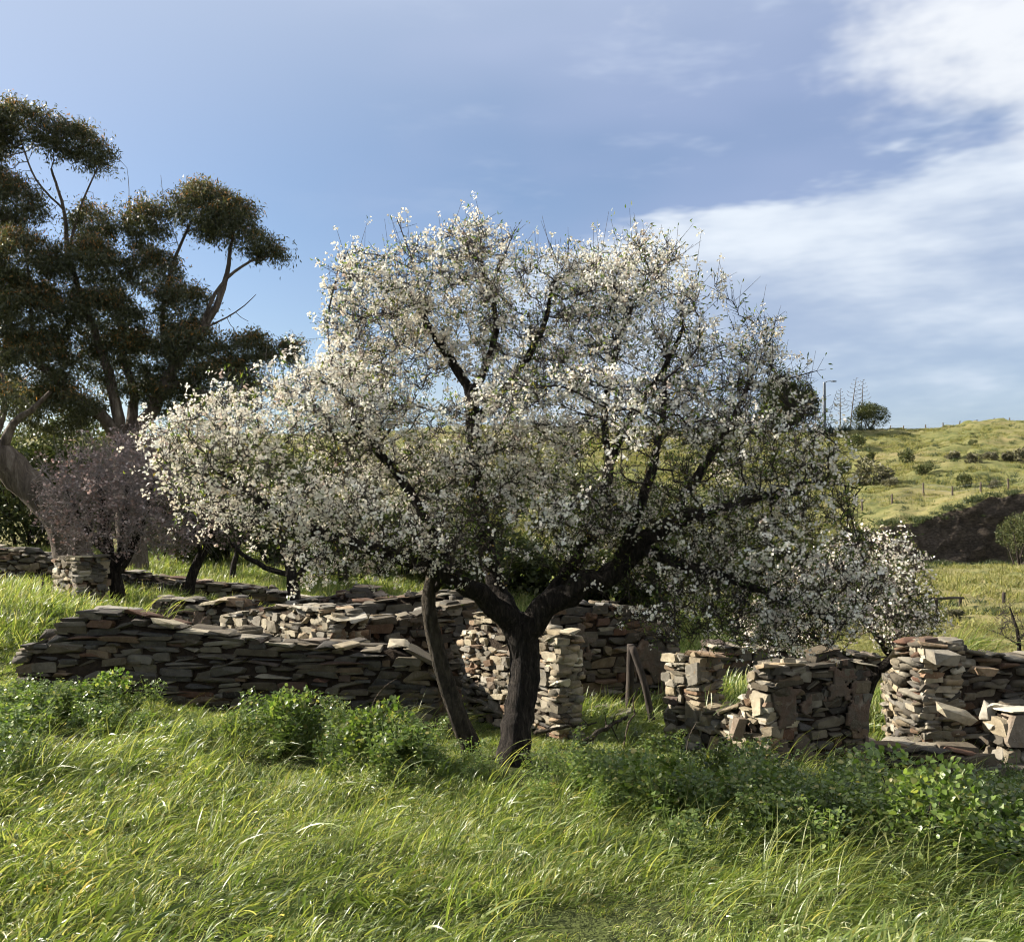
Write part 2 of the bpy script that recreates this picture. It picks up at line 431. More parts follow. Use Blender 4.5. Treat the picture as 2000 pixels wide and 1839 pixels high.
def ruin_wall(name, label, A, B, prof, thick=0.42, ch=(0.07, 0.13), sl=(0.16, 0.42), seed=1, end_a=True, end_b=True, back=True,
              caps=True, plaster=None, big=(), cat="wall", rough=1.0, group=None, cap_t=(0.03, 0.06), base=None, pale=False):
    """dry-stone wall; A, B = (photo column, depth) of the face's ends; prof = (photo column, photo row) of its broken top"""
    r = np.random.default_rng(seed)
    a = np.array([(A[0] - 1000) / FPX * A[1], A[1]]); b = np.array([(B[0] - 1000) / FPX * B[1], B[1]])
    d = b - a; L = np.linalg.norm(d); u2 = d / L
    u = np.array([u2[0], u2[1], 0]); nrm = np.array([u2[1], -u2[0], 0])
    ts, zs = [], []
    for px, py in prof:
        q = (px - 1000) / FPX
        t = (q * a[1] - a[0]) / (d[0] - q * d[1])
        ts.append(t * L); zs.append((HY - py) / FPX * (a[1] + t * d[1]))
    o_ = np.argsort(ts); ts = np.array(ts)[o_]; zs = np.array(zs)[o_]
    H = lambda s: np.interp(s, ts, zs)
    mid = (a + b) / 2
    z0 = (min(gz(*a), gz(*b), gz(*mid)) - 0.12) if base is None else base
    org = np.array([a[0], a[1], z0])
    root = empty(name, org)
    tag(root, label, cat, group, 'thing')
    FOOT.append((a, b, thick))
    loc = lambda s, v, z: u * s - nrm * v + np.array([0, 0, z - z0])     # local to root
    mats = []
    bigs = [((bx0, bx1), (bz0, bz1)) for bx0, bx1, bz0, bz1 in big]
    # face stones, course by course
    def face(to_pt, fu, fn, length, hfun, pri, skip=()):
        z = z0
        zmax = hfun(np.linspace(0, length, 60)).max()
        while z < zmax:
            h = r.uniform(*ch) * (1.25 if z - z0 < 0.3 else 1.0)
            s = -r.uniform(0, 0.12)
            while s < length - 0.03:
                l = r.uniform(*sl) * (0.55 if r.random() < 0.25 else 1.0)
                e = min(s + l, length + 0.02)
                s0 = max(s, -0.02)
                if e - s0 > 0.06:
                    sm = (s0 + e) / 2
                    top = hfun(np.array([sm]))[0]
                    inside = any(x0 < sm < x1 and y0 < z + h / 2 < y1 for (x0, x1), (y0, y1) in skip)
                    if z + h * 0.55 < top and not inside:
                        wav = 0.035 * rough * math.sin(sm * 2.3 + z * 5 + seed) + 0.02 * math.sin(sm * 6.1 + seed)
                        two = r.random() < 0.30 and h > 0.07
                        for q0, q1 in (((0, .52), (.52, 1)) if two else ((0, 1),)):
                            hh = h * (q1 - q0) * r.uniform(0.98, 1.22)
                            ll = (e - s0) * r.uniform(.98, 1.10)
                            dep = r.uniform(0.16, 0.24)
                            out = r.normal(0.0, 0.020) * rough
                            fr = rot_jit(r, fu, fn, 0.05 * rough)
                            c = to_pt(sm + r.normal(0, .012), -out + dep / 2 - 0.012, z + wav + h * (q0 + q1) / 2 + r.normal(0, 0.008))
                            vis = pri + (0.5 if z - z0 < 0.15 else 0)
                            mats.append((vis, stone_matrix(c, fr[0], fr[1], fr[2], (ll, dep, hh))))
                s = e
            z += h
    face(lambda s, v, z: loc(s, v, z), u, nrm, L, H, 0, bigs)
    if end_a:
        face(lambda s, v, z: loc(v, s, z), -nrm, -u, thick, lambda s: np.full_like(s, H(0.02)), 1)
    if end_b:
        face(lambda s, v, z: loc(L - v, s, z), -nrm, u, thick, lambda s: np.full_like(s, H(L - 0.02)), 1)
    if back:
        face(lambda s, v, z: loc(s, thick - v, z), u, -nrm, L, H, 5)
    # flat slabs and loose stones on the broken top
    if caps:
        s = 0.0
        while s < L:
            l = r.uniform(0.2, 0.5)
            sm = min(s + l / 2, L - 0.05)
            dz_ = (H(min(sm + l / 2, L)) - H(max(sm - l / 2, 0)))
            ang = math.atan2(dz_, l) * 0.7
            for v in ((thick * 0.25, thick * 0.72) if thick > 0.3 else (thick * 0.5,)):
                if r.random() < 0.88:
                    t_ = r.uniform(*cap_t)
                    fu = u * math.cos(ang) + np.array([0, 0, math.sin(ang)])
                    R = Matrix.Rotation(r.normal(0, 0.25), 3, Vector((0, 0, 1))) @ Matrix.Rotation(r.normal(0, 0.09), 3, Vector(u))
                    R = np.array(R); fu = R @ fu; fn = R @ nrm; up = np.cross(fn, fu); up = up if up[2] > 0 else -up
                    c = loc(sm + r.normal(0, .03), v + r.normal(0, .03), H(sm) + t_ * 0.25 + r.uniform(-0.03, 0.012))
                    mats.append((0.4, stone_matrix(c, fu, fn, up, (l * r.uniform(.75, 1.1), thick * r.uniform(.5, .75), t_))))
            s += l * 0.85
    # quoins and other large dressed blocks: (start, end, bottom, top) along the face
    for (x0, x1), (y0, y1) in bigs:
        c = loc((x0 + x1) / 2, 0.10 - 0.015, (y0 + y1) / 2)
        mats.append((-1, stone_matrix(c, u, nrm, np.array([0, 0, 1.0]), (x1 - x0, 0.26, y1 - y0))))
    place_stones(root, mats, pale=pale)
    # earth and rubble heart of the wall
    ins = 0.045
    sv = np.linspace(ins, L - ins, max(4, int(L / 0.12)))
    V, Fq = [], []
    for s in sv:
        zt = max(H(s) - 0.05 + r.normal(0, 0.012), z0 + 0.05)
        for v in (ins, thick - ins):
            V.append(loc(s, v, z0)); V.append(loc(s, v, zt))
    for k in range(len(sv) - 1):
        p = 4 * k
        Fq += [[p, p + 4, p + 5, p + 1], [p + 2, p + 3, p + 7, p + 6], [p + 1, p + 5, p + 7, p + 3]]
    e = 4 * (len(sv) - 1)
    Fq += [[0, 1, 3, 2], [e, e + 2, e + 3, e + 1]]
    obj("wall_core", mesh_np("wall_core", V, Fq), m_mortar, root)
    if plaster is not None:
        # patches of old render with broken outlines and cracks between them
        V, Fq = [], []
        nx = max(6, int(L / 0.022)); 
        zt = H(np.linspace(0, L, 50)).max(); nz = max(6, int((zt - z0) / 0.022))
        keep = {}
        for i in range(nx + 1):
            for j in range(nz + 1):
                s = L * i / nx; z = z0 + (zt - z0) * j / nz
                bumpv = 0.02 * fbm(s, z, 3.0, 4, seed) + 0.008 * fbm(s, z, 14.0, 3, seed + 2)
                V.append(loc(s, -0.026 - bumpv, z))
        for i in range(nx):
            for j in range(nz):
                s = L * (i + .5) / nx; z = z0 + (zt - z0) * (j + .5) / nz
                m_ = fbm(s, z, 1.6, 4, seed * 3.1) + 0.30 * fbm(s, z, 8.0, 3, seed)
                crack = abs(fbm(s, z, 0.9, 3, seed * 1.7 + 40))
                if z < H(s) - 0.03 and m_ > plaster and crack > 0.045:
                    p = i * (nz + 1) + j
                    Fq.append([p, p + nz + 1, p + nz + 2, p + 1])
        if Fq:
            me = mesh_np("plaster", V, Fq, smooth=True)
            po = obj("plaster", me, m_plaster, root)
            md = po.modifiers.new("thick", 'SOLIDIFY'); md.thickness = 0.03; md.offset = -1
    return root

# ------------------------------------------------------------------ the ruined farmhouse
ruin_wall("ruined_wall", "long dark dry-stone wall filling the left of the ruin, stepped down at its left end",
          (35, 11.9), (852, 11.35),
          [(35, 1272), (60, 1262), (95, 1238), (128, 1212), (150, 1194), (215, 1194), (265, 1202), (300, 1214), (340, 1230), (392, 1236), (470, 1246),
           (560, 1256), (640, 1262), (700, 1268), (760, 1264), (800, 1276), (830, 1300), (852, 1345)],
          thick=0.5, ch=(0.065, 0.115), sl=(0.22, 0.55), seed=3)
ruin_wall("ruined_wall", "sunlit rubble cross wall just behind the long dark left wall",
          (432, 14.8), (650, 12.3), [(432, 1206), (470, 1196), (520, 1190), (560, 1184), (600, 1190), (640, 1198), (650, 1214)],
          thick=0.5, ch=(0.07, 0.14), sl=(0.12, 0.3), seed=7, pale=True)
ruin_wall("ruined_wall", "shaded inner wall with sloping top painted as if sunlit, seen left of the doorway",
          (636, 12.55), (902, 13.3), [(636, 1212), (680, 1216), (705, 1222), (730, 1216), (800, 1203), (830, 1196), (850, 1190), (902, 1176)],
          thick=0.42, ch=(0.07, 0.14), sl=(0.18, 0.42), seed=9, plaster=0.16)
ruin_wall("ruined_wall", "reddish gabled wall at the back of the ruin, rising to a low peak",
          (540, 17.0), (760, 16.2), [(540, 1182), (600, 1172), (660, 1160), (700, 1148), (722, 1150), (736, 1162), (760, 1170)],
          thick=0.42, ch=(0.08, 0.14), sl=(0.2, 0.45), seed=12, plaster=0.1)
ruin_wall("ruined_wall", "dark middle wall behind the leaning trunk, its top climbing to the right",
          (600, 15.2), (930, 14.6), [(600, 1192), (660, 1184), (740, 1172), (780, 1164), (840, 1160), (900, 1158), (930, 1170)],
          thick=0.42, ch=(0.08, 0.15), sl=(0.2, 0.45), seed=15)
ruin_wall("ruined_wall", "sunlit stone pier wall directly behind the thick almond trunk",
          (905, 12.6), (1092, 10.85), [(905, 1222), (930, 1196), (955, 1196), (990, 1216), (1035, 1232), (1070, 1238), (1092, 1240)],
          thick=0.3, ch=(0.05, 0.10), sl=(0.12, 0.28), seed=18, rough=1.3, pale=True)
ruin_wall("ruined_wall", "tall shaded back wall with patchy plaster behind the two dark posts",
          (1080, 14.2), (1325, 14.9), [(1080, 1186), (1140, 1180), (1200, 1184), (1260, 1192), (1310, 1206), (1325, 1230)],
          thick=0.42, ch=(0.08, 0.15), sl=(0.2, 0.45), seed=21, plaster=0.14)
ruin_wall("ruined_wall", "sunlit pillar of mixed stone with a large pale block near its top",
          (1298, 11.25), (1366, 10.78), [(1298, 1284), (1330, 1278), (1366, 1282)],
          thick=0.34, ch=(0.06, 0.11), sl=(0.1, 0.24), seed=24, big=((0.30, 0.60, -1.95, -1.62), (0.33, 0.60, -2.36, -2.12)), rough=1.2, pale=True)
ruin_wall("ruined_wall", "low sunlit wall under the window gap beside the stone pillar",
          (1360, 10.80), (1500, 9.86), [(1360, 1392), (1405, 1390), (1438, 1376), (1452, 1338), (1470, 1314), (1500, 1304)],
          thick=0.42, ch=(0.07, 0.13), sl=(0.1, 0.26), seed=26, end_a=False, big=((0.83, 1.04, -2.1, -1.86), (0.55, 0.72, -2.35, -2.17)), rough=1.2, pale=True)
ruin_wall("ruined_wall", "cracked wall face with old reddish plaster right of the window gap",
          (1508, 9.9), (1694, 10.3), [(1508, 1312), (1560, 1304), (1612, 1302), (1640, 1276), (1662, 1274), (1684, 1290), (1694, 1306)],
          thick=0.45, ch=(0.07, 0.12), sl=(0.15, 0.36), seed=29, plaster=-0.02, end_a=False)
ruin_wall("ruined_wall", "low dark footing wall overgrown with grass at the lower right",
          (1690, 10.32), (2200, 10.15), [(1690, 1452), (1740, 1462), (1800, 1470), (1860, 1466), (1900, 1478), (1960, 1500), (2080, 1500), (2200, 1510)],
          thick=0.4, ch=(0.09, 0.17), sl=(0.25, 0.6), seed=31, plaster=0.1, end_a=False)
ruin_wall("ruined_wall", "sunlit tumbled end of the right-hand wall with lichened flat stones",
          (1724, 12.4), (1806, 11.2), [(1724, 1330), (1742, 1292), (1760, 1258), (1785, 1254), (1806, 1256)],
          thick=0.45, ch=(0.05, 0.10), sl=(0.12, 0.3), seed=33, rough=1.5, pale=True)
ruin_wall("ruined_wall", "dark thin-bedded stone wall filling the right edge, capped with slabs painted pale as if sunlit",
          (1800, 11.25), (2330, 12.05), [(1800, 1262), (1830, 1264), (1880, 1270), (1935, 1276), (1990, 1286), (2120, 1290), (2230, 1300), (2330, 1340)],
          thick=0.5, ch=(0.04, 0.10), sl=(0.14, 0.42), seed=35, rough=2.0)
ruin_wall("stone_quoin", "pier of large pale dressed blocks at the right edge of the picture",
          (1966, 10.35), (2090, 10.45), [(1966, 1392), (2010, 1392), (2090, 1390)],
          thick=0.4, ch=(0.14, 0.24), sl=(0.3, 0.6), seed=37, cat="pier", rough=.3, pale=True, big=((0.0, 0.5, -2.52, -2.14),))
ruin_wall("ruined_wall", "long low shaded dry-stone wall beyond the pillar, under the almond branches",
          (1395, 17.0), (1720, 18.0), [(1395, 1262), (1440, 1264), (1500, 1268), (1560, 1272), (1640, 1276), (1720, 1284)],
          thick=0.45, ch=(0.08, 0.15), sl=(0.2, 0.5), seed=39)
ruin_wall("ruined_wall", "low wall with whitish coping behind the long dark left wall",
          (296, 15.8), (480, 15.2), [(296, 1172), (340, 1170), (365, 1174), (395, 1180), (440, 1168), (480, 1172)],
          thick=0.4, ch=(0.09, 0.15), sl=(0.2, 0.5), seed=41, plaster=0.12)
ruin_wall("gate_pier", "square stone pier lit gold on its left side, in the left grass",
          (103, 18.7), (150, 18.0), [(103, 1092), (150, 1088)],
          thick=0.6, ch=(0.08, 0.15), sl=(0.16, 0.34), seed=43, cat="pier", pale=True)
ruin_wall("ruined_wall", "short shaded wall stub running right from the square stone pier",
          (152, 18.05), (206, 18.3), [(152, 1088), (180, 1098), (206, 1112)], thick=0.55, ch=(0.08, 0.15), sl=(0.2, 0.4), seed=44, end_a=False)
ruin_wall("boundary_wall", "shaded boundary wall at the far left, sloping down towards the square pier",
          (-260, 23.5), (118, 21.5), [(-260, 1060), (0, 1070), (60, 1078), (118, 1094)],
          thick=0.45, ch=(0.08, 0.16), sl=(0.2, 0.5), seed=46)
ruin_wall("boundary_wall", "dark dry-stone wall below the green orchard slope, behind the small trees",
          (205, 21.4), (610, 20.2), [(205, 1112), (270, 1120), (330, 1132), (420, 1140), (480, 1146), (540, 1158), (610, 1172)],
          thick=0.45, ch=(0.08, 0.16), sl=(0.2, 0.5), seed=47)

def loose_stone(label, px, py, size, seed, D=None, rot=None):
    p = hit(px, py) if D is None else P(px, py, D)
    r = np.random.default_rng(seed)
    o = obj("loose_stone", hull_mesh("loose_stone", [np.array([a, b, c]) * 0.5 + r.uniform(-.16, .16, 3) for a in (-1, 0.1, 1) for b in (-1, 1) for c in (-1, 1)]), m_pale_stone)
    o.location = (p[0], p[1], p[2] + size[2] * 0.25); o.scale = size
    o.rotation_euler = rot if rot else (r.uniform(-.3, .3), r.uniform(-.3, .3), r.uniform(0, 3))
    tag(o, label, "stone")
    return o
loose_stone("flat slab lying in the grass below the two dark posts", 1215, 1400, (0.4, 0.25, 0.1), 1)
loose_stone("small block in the grass just left of the sunlit pillar", 1180, 1392, (0.22, 0.2, 0.14), 2)
loose_stone("pointed pale stone standing at the foot of the window gap", 1440, 1432, (0.10, 0.08, 0.22), 3, D=10.1, rot=(0.1, 0.25, 0.4))
loose_stone("pale angular slab leaning in the dark hollow of the right wall", 1862, 1398, (0.36, 0.2, 0.1), 4, D=10.8, rot=(0.25, 0.3, 0.2))
loose_stone("rounded lichened stone on the tumbled end of the right wall", 1838, 1288, (0.26, 0.2, 0.12), 6, D=10.95, rot=(0.1, 0.05, 0.2))
loose_stone("oval pale stone sticking out of the dark right wall", 1922, 1313, (0.22, 0.16, 0.08), 7, D=11.05, rot=(0.1, 0.05, 0.1))

# two charred posts against the back wall
m_char, n = new_mat("charred_wood")
geo = n.node('ShaderNodeNewGeometry')
g = n.noise(n.mapping(geo.outputs['Position'], (30, 30, 3)), 1.0, 4, 0.6)
finish(n, principled(n, n.ramp(g, [(0.3, (0.018, 0.015, 0.013)), (0.7, (0.06, 0.048, 0.038))]), 0.9, 0.2, bump(n, g, 0.8, 0.02)).outputs[0])
m_post, n = new_mat("weathered_post")
geo = n.node('ShaderNodeNewGeometry')
g = n.noise(n.mapping(geo.outputs['Position'], (20, 20, 2)), 1.0, 4, 0.6)
finish(n, principled(n, n.ramp(g, [(0.3, (0.05, 0.04, 0.03)), (0.7, (0.14, 0.11, 0.085))]), 0.9, 0.2, bump(n, g, 0.6, 0.02)).outputs[0])

def tube_mesh(name, pts, rad, sides=8, noise_amp=0.0, seed=0, cap=True):
    pts = [np.asarray(p, float) for p in pts]
    V, Fq = [], []
    ref = np.array([0.31, 0.92, 0.2])
    for i, p in enumerate(pts):
        t = norm(pts[min(i + 1, len(pts) - 1)] - pts[max(i - 1, 0)])
        a = np.cross(t, ref); a = norm(a) if np.linalg.norm(a) > 1e-3 else norm(np.cross(t, [1, 0, 0])); b = np.cross(t, a)
        for k in range(sides):
            th = 2 * math.pi * k / sides
            rr = rad[i]
            if noise_amp:
                rr *= 1 + noise_amp * mnoise.fractal(Vector((math.cos(th) * 1.6 + seed, math.sin(th) * 1.6, i * 0.16 + seed)), 1.0, 2.0, 3) + noise_amp * 0.5 * math.sin(3 * th + i * 0.11 + seed)
            V.append(p + (a * math.cos(th) + b * math.sin(th)) * rr)
    for i in range(len(pts) - 1):
        for k in range(sides):
            k2 = (k + 1) % sides
            Fq.append([i * sides + k, i * sides + k2, (i + 1) * sides + k2, (i + 1) * sides + k])
    if cap:
        c0, c1 = len(V), len(V) + 1
        V.append(pts[0]); V.append(pts[-1])
        e = (len(pts) - 1) * sides
        for k in range(sides):
            k2 = (k + 1) % sides
            Fq.append([c0, k2, k, c0]); Fq.append([c1, e + k, e + k2, c1])
        # degenerate quads become triangles
        Fl = [list(dict.fromkeys(f)) for f in Fq]
        me = bpy.data.meshes.new(name); me.from_pydata([tuple(v) for v in V], [], Fl); me.update()
    else:
        me = mesh_np(name, V, Fq)
    for p in me.polygons: p.use_smooth = True
    return me

def resample(pts, rad, step):
    pts = np.array(pts, float); rad = np.array(rad, float)
    # catmull-rom through the points
    out, ro = [], []
    n_ = len(pts)
    for i in range(n_ - 1):
        p0, p1, p2, p3 = pts[max(i - 1, 0)], pts[i], pts[i + 1], pts[min(i + 2, n_ - 1)]
        k = max(1, int(np.linalg.norm(p2 - p1) / step))
        for j in range(k):
            t = j / k
            out.append(0.5 * ((2 * p1) + (-p0 + p2) * t + (2 * p0 - 5 * p1 + 4 * p2 - p3) * t * t + (-p0 + 3 * p1 - 3 * p2 + p3) * t ** 3))
            ro.append(rad[i] * (1 - t) + rad[i + 1] * t)
    out.append(pts[-1]); ro.append(rad[-1])
    return np.array(out), np.array(ro)

def post(name, label, base, top, rad, mat, cat, sides=8, group=None, parent=None, seed=1):
    pts, rr = resample([base, (np.array(base) + top) / 2 + np.random.default_rng(seed).normal(0, rad * 0.3, 3), top], [rad, rad * .95, rad * .88], 0.12)
    o = obj(name, tube_mesh(name, pts, rr, sides, 0.12, seed), mat, parent)
    if label: tag(o, label, cat, group)
    return o
b1 = P(1228, 1366, 13.4); post("timber_post", "upright charred timber post against the patchy back wall", [b1[0], b1[1], gz(b1[0], b1[1]) - .1], P(1232, 1258, 13.4), 0.06, m_char, "post")
b2 = P(1275, 1362, 13.1); post("timber_post", "charred timber post leaning left against the upright one", [b2[0], b2[1], gz(b2[0], b2[1]) - .05], P(1234, 1262, 13.28), 0.05, m_char, "post", seed=3)
b3 = hit(84, 1162); post("iron_stake", "thin dark stake in the grass left of the square pier", b3 - [0, 0, .05], b3 + [0, 0, .33], 0.02, m_char, "stake", seed=5)
# ------------------------------------------------------------------ trees: limbs laid out by hand, fine wood grown towards points in the crown
def bark_mat(name, c0, c1, c2, zs=0.35, sc=22.0, strength=1.0):
    m, n = new_mat(name)
    geo = n.node('ShaderNodeNewGeometry')
    v = n.mapping(geo.outputs['Position'], (1, 1, zs))
    g1 = n.noise(v, sc, 6, 0.7, 0.5); g2 = n.noise(geo.outputs['Position'], sc * 0.2, 4, 0.6)
    col = n.ramp(g1, [(0.32, c0), (0.52, c1), (0.72, c2)])
    col = n.mix(n.math('MULTIPLY', n.smooth(g2, 0.45, 0.7), 0.5), col, n.mix(1.0, col, (0.6, 0.62, 0.6, 1), 'MULTIPLY'))
    b = principled(n, col, 0.92, 0.15, bump(n, n.math('ADD', g1, n.math('MULTIPLY', g2, 0.5)), strength, 0.10))
    finish(n, b.outputs[0])
    return m
m_almond_bark = bark_mat("almond_bark", (0.006, 0.005, 0.0045), (0.028, 0.023, 0.019), (0.085, 0.072, 0.06), 0.22, 30.0, 1.0)
m_grey_bark = bark_mat("grey_bark", (0.022, 0.019, 0.014), (0.06, 0.05, 0.037), (0.12, 0.10, 0.072))
m_twig, n = new_mat("twig_bark")
_oi = n.node('ShaderNodeObjectInfo')
finish(n, principled(n, n.mix(_oi.outputs['Random'], (0.026, 0.020, 0.017, 1), (0.042, 0.031, 0.026, 1)), 0.85, 0.25).outputs[0])
m_pale_twig, n = new_mat("pale_twig")
finish(n, principled(n, (0.21, 0.175, 0.162, 1), 0.7, 0.35).outputs[0])
m_gum_bark = bark_mat("gum_bark", (0.04, 0.032, 0.025), (0.10, 0.08, 0.063), (0.22, 0.19, 0.155), 0.15, 8.0, 0.5)

m_blossom = leaf_mat("white_blossom", [(0.0, (0.46, 0.36, 0.33)), (0.2, (0.66, 0.59, 0.51)), (0.55, (0.77, 0.73, 0.65)), (1.0, (0.85, 0.84, 0.79))], (0.95, 0.92, 0.80, 1), 0.30, 0.7, 0.1)
m_pink = leaf_mat("fading_blossom", [(0.0, (0.28, 0.20, 0.17)), (0.6, (0.46, 0.36, 0.33)), (1.0, (0.75, 0.67, 0.64))], (0.9, 0.7, 0.65, 1), 0.3, 0.7, 0.1)
m_almond_leaf = leaf_mat("almond_leaf", [(0.0, (0.05, 0.075, 0.018)), (0.5, (0.09, 0.14, 0.025)), (0.85, (0.17, 0.19, 0.04)), (1.0, (0.24, 0.15, 0.06))], (1.5, 1.6, 0.7, 1), 0.4)
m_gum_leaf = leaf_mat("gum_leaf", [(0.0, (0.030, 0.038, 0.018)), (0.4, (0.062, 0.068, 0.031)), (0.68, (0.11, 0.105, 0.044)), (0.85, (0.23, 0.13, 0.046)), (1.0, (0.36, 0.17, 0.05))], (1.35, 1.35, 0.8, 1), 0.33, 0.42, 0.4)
m_scrub_leaf = leaf_mat("scrub_leaf", [(0.0, (0.030, 0.042, 0.016)), (0.6, (0.06, 0.075, 0.028)), (1.0, (0.11, 0.11, 0.045))], (1.3, 1.3, 0.7, 1), 0.25, 0.5, 0.3)

def colonize(P0, PAR, att, step, di, dk, iters, r, trop=(0, 0, 0), jit=0.25):
    nodes = [np.array(p) for p in P0]; par = list(PAR)
    N = np.array(nodes)
    att = np.asarray(att)
    nd = np.full(len(att), 1e9); ni = np.zeros(len(att), int)
    for s in range(0, len(N), 400):
        d = np.linalg.norm(att[:, None] - N[None, s:s + 400], axis=2)
        k = d.argmin(1); m = d[np.arange(len(att)), k]
        better = m < nd; nd[better] = m[better]; ni[better] = k[better] + s
    alive = nd > dk
    grown = {}
    for it in range(iters):
        act = alive & (nd < di)
        if not act.any(): 
            if it > 3: break
            di *= 1.5; continue
        ids = ni[act]; A = att[act]
        NN = np.array(nodes)
        v = norm(A - NN[ids])
        uid, inv = np.unique(ids, return_inverse=True)
        D = np.zeros((len(uid), 3)); np.add.at(D, inv, v)
        D = norm(norm(D) + np.array(trop) + r.normal(0, jit, D.shape))
        new = NN[uid] + D * step
        base = len(nodes); ok = []
        for k, (i, p) in enumerate(zip(uid, new)):
            c = grown.get(i, 0)
            if c >= 3: 
                alive[act & (ni == i)] = False
                continue
            grown[i] = c + 1
            nodes.append(p); par.append(int(i)); ok.append(p)
        if not ok: continue
        ok = np.array(ok)
        d = np.linalg.norm(att[alive][:, None] - ok[None], axis=2)
        k = d.argmin(1); m = d[np.arange(len(d)), k]
        ai = np.nonzero(alive)[0]
        bt = m < nd[ai]
        nd[ai[bt]] = m[bt]; ni[ai[bt]] = k[bt] + base
        alive &= nd > dk
    return np.array(nodes), np.array(par)

def ellipsoid_points(r, c, rad, n_, hollow=0.0):
    v = norm(r.normal(size=(n_, 3)))
    q = r.uniform(hollow ** 3, 1, n_) ** (1 / 3)
    return c + v * q[:, None] * rad

def tubes(N, par, rad, start, sides_fn):
    """all wood after the hand-laid nodes, as one set of tapering tubes"""
    n_ = len(N)
    kids = [[] for _ in range(n_)]
    for i in range(n_):
        if par[i] >= 0: kids[par[i]].append(i)
    V, Fq = [], []; off = 0
    ref = np.array([0.31, 0.92, 0.2])
    heads = [i for i in range(start, n_) if par[i] < start or kids[par[i]][0] != i]
    # first child continues its parent's tube
    for h in heads:
        chain = [par[h], h]
        i = h
        while kids[i]:
            i = kids[i][0]; chain.append(i)
        pts = N[chain]; rr = np.array([rad[c] for c in chain]); rr[0] = min(rr[0], rr[1] * 1.15)
        k = sides_fn(rr[1])
        t = np.gradient(pts, axis=0) if len(pts) > 1 else pts * 0
        t = norm(t)
        a = norm(np.cross(t, ref)); b = np.cross(t, a)
        th = np.arange(k) * 2 * math.pi / k
        ring = pts[:, None] + (a[:, None] * np.cos(th)[None, :, None] + b[:, None] * np.sin(th)[None, :, None]) * rr[:, None, None]
        V.append(ring.reshape(-1, 3))
        m = len(chain)
        ii = np.arange(m - 1)[:, None] * k; kk = np.arange(k)[None]; k2 = (np.arange(k)[None] + 1) % k
        Fq.append(np.stack([ii + kk, ii + k2, ii + k + k2, ii + k + kk], -1).reshape(-1, 4) + off)
        off += m * k
    return np.concatenate(V), np.concatenate(Fq)

def sticks(A, B, ra, rb):
    """many three-sided twigs from A to B"""
    t = norm(B - A); a = norm(np.cross(t, np.array([0.31, 0.92, 0.2]))); b = np.cross(t, a)
    th = np.arange(3) * 2 * math.pi / 3
    cs = a[:, None] * np.cos(th)[None, :, None] + b[:, None] * np.sin(th)[None, :, None]
    V = np.concatenate([A[:, None] + cs * np.reshape(ra, (-1, 1, 1)), B[:, None] + cs * np.reshape(rb, (-1, 1, 1))], 1)
    base = np.arange(len(A))[:, None, None] * 6
    f = np.array([[0, 1, 4, 3], [1, 2, 5, 4], [2, 0, 3, 5]])[None]
    return V.reshape(-1, 3), (base + f).reshape(-1, 4)

def leaves(C, dirs, nrm_, L, Wd, tint, fold=0.12, shape='diamond'):
    """flat pieces: C base points, dirs along, nrm_ rough normal"""
    d = norm(dirs); s = norm(np.cross(d, nrm_)); nn = np.cross(s, d)
    L = np.broadcast_to(L, (len(C),))[:, None]; Wd = np.broadcast_to(Wd, (len(C),))[:, None]
    if shape == 'diamond':
        tpl = [(0, 0, 0), (0.5, 0.42, fold), (0, 1, -fold), (-0.5, 0.42, fold)]
        quads = [[0, 1, 2, 3]]
    elif shape == 'petal':
        tpl = [(0, 0, 0), (0.5, 0.62, fold), (0, 1, fold * 1.6), (-0.5, 0.62, fold)]
        quads = [[0, 1, 2, 3]]
    else:   # broad, rounded leaf folded along its midrib
        tpl = [(0, 0, 0), (0.42, 0.12, fold), (0.5, 0.55, fold), (0, 1, -fold), (-0.5, 0.55, fold), (-0.42, 0.12, fold), (0, 0.5, -0.02)]
        quads = [[0, 1, 2, 6], [6, 2, 3, 3], [6, 3, 4, 4], [0, 6, 4, 5]]
        quads = [[0, 1, 2, 6], [6, 2, 3, 4], [0, 6, 4, 5]]
    V = np.stack([C + s * Wd * x + d * L * y + nn * L * z for x, y, z in tpl], 1)
    k = len(tpl)
    Fq = (np.arange(len(C))[:, None, None] * k + np.array(quads)[None]).reshape(-1, 4)
    return V.reshape(-1, 3), Fq, np.repeat(tint, k)

def flowers(C, axis, size, tint, r):
    """five-petalled blossoms facing along axis"""
    ax = norm(axis)
    a = norm(np.cross(ax, norm(r.normal(size=ax.shape)))); b = np.cross(ax, a)
    VV, TT = [], []
    n_ = len(C)
    size = np.broadcast_to(size, (n_,))
    Vs = np.zeros((n_, 5, 4, 3))
    for k in range(5):
        th = 2 * math.pi * k / 5
        d = a * math.cos(th) + b * math.sin(th)
        s = -a * math.sin(th) + b * math.cos(th)
        cup = r.uniform(0.05, 0.55, n_)[:, None]
        sz = (size * r.uniform(0.85, 1.15, n_) * 0.5)[:, None]
        Vs[:, k, 0] = C; Vs[:, k, 1] = C + d * sz * .62 + s * sz * .46 + ax * sz * cup * .5
        Vs[:, k, 2] = C + d * sz + ax * sz * cup; Vs[:, k, 3] = C + d * sz * .62 - s * sz * .46 + ax * sz * cup * .5
    Fq = np.arange(n_ * 20).reshape(-1, 4)
    return Vs.reshape(-1, 3), Fq, np.repeat(tint, 20)

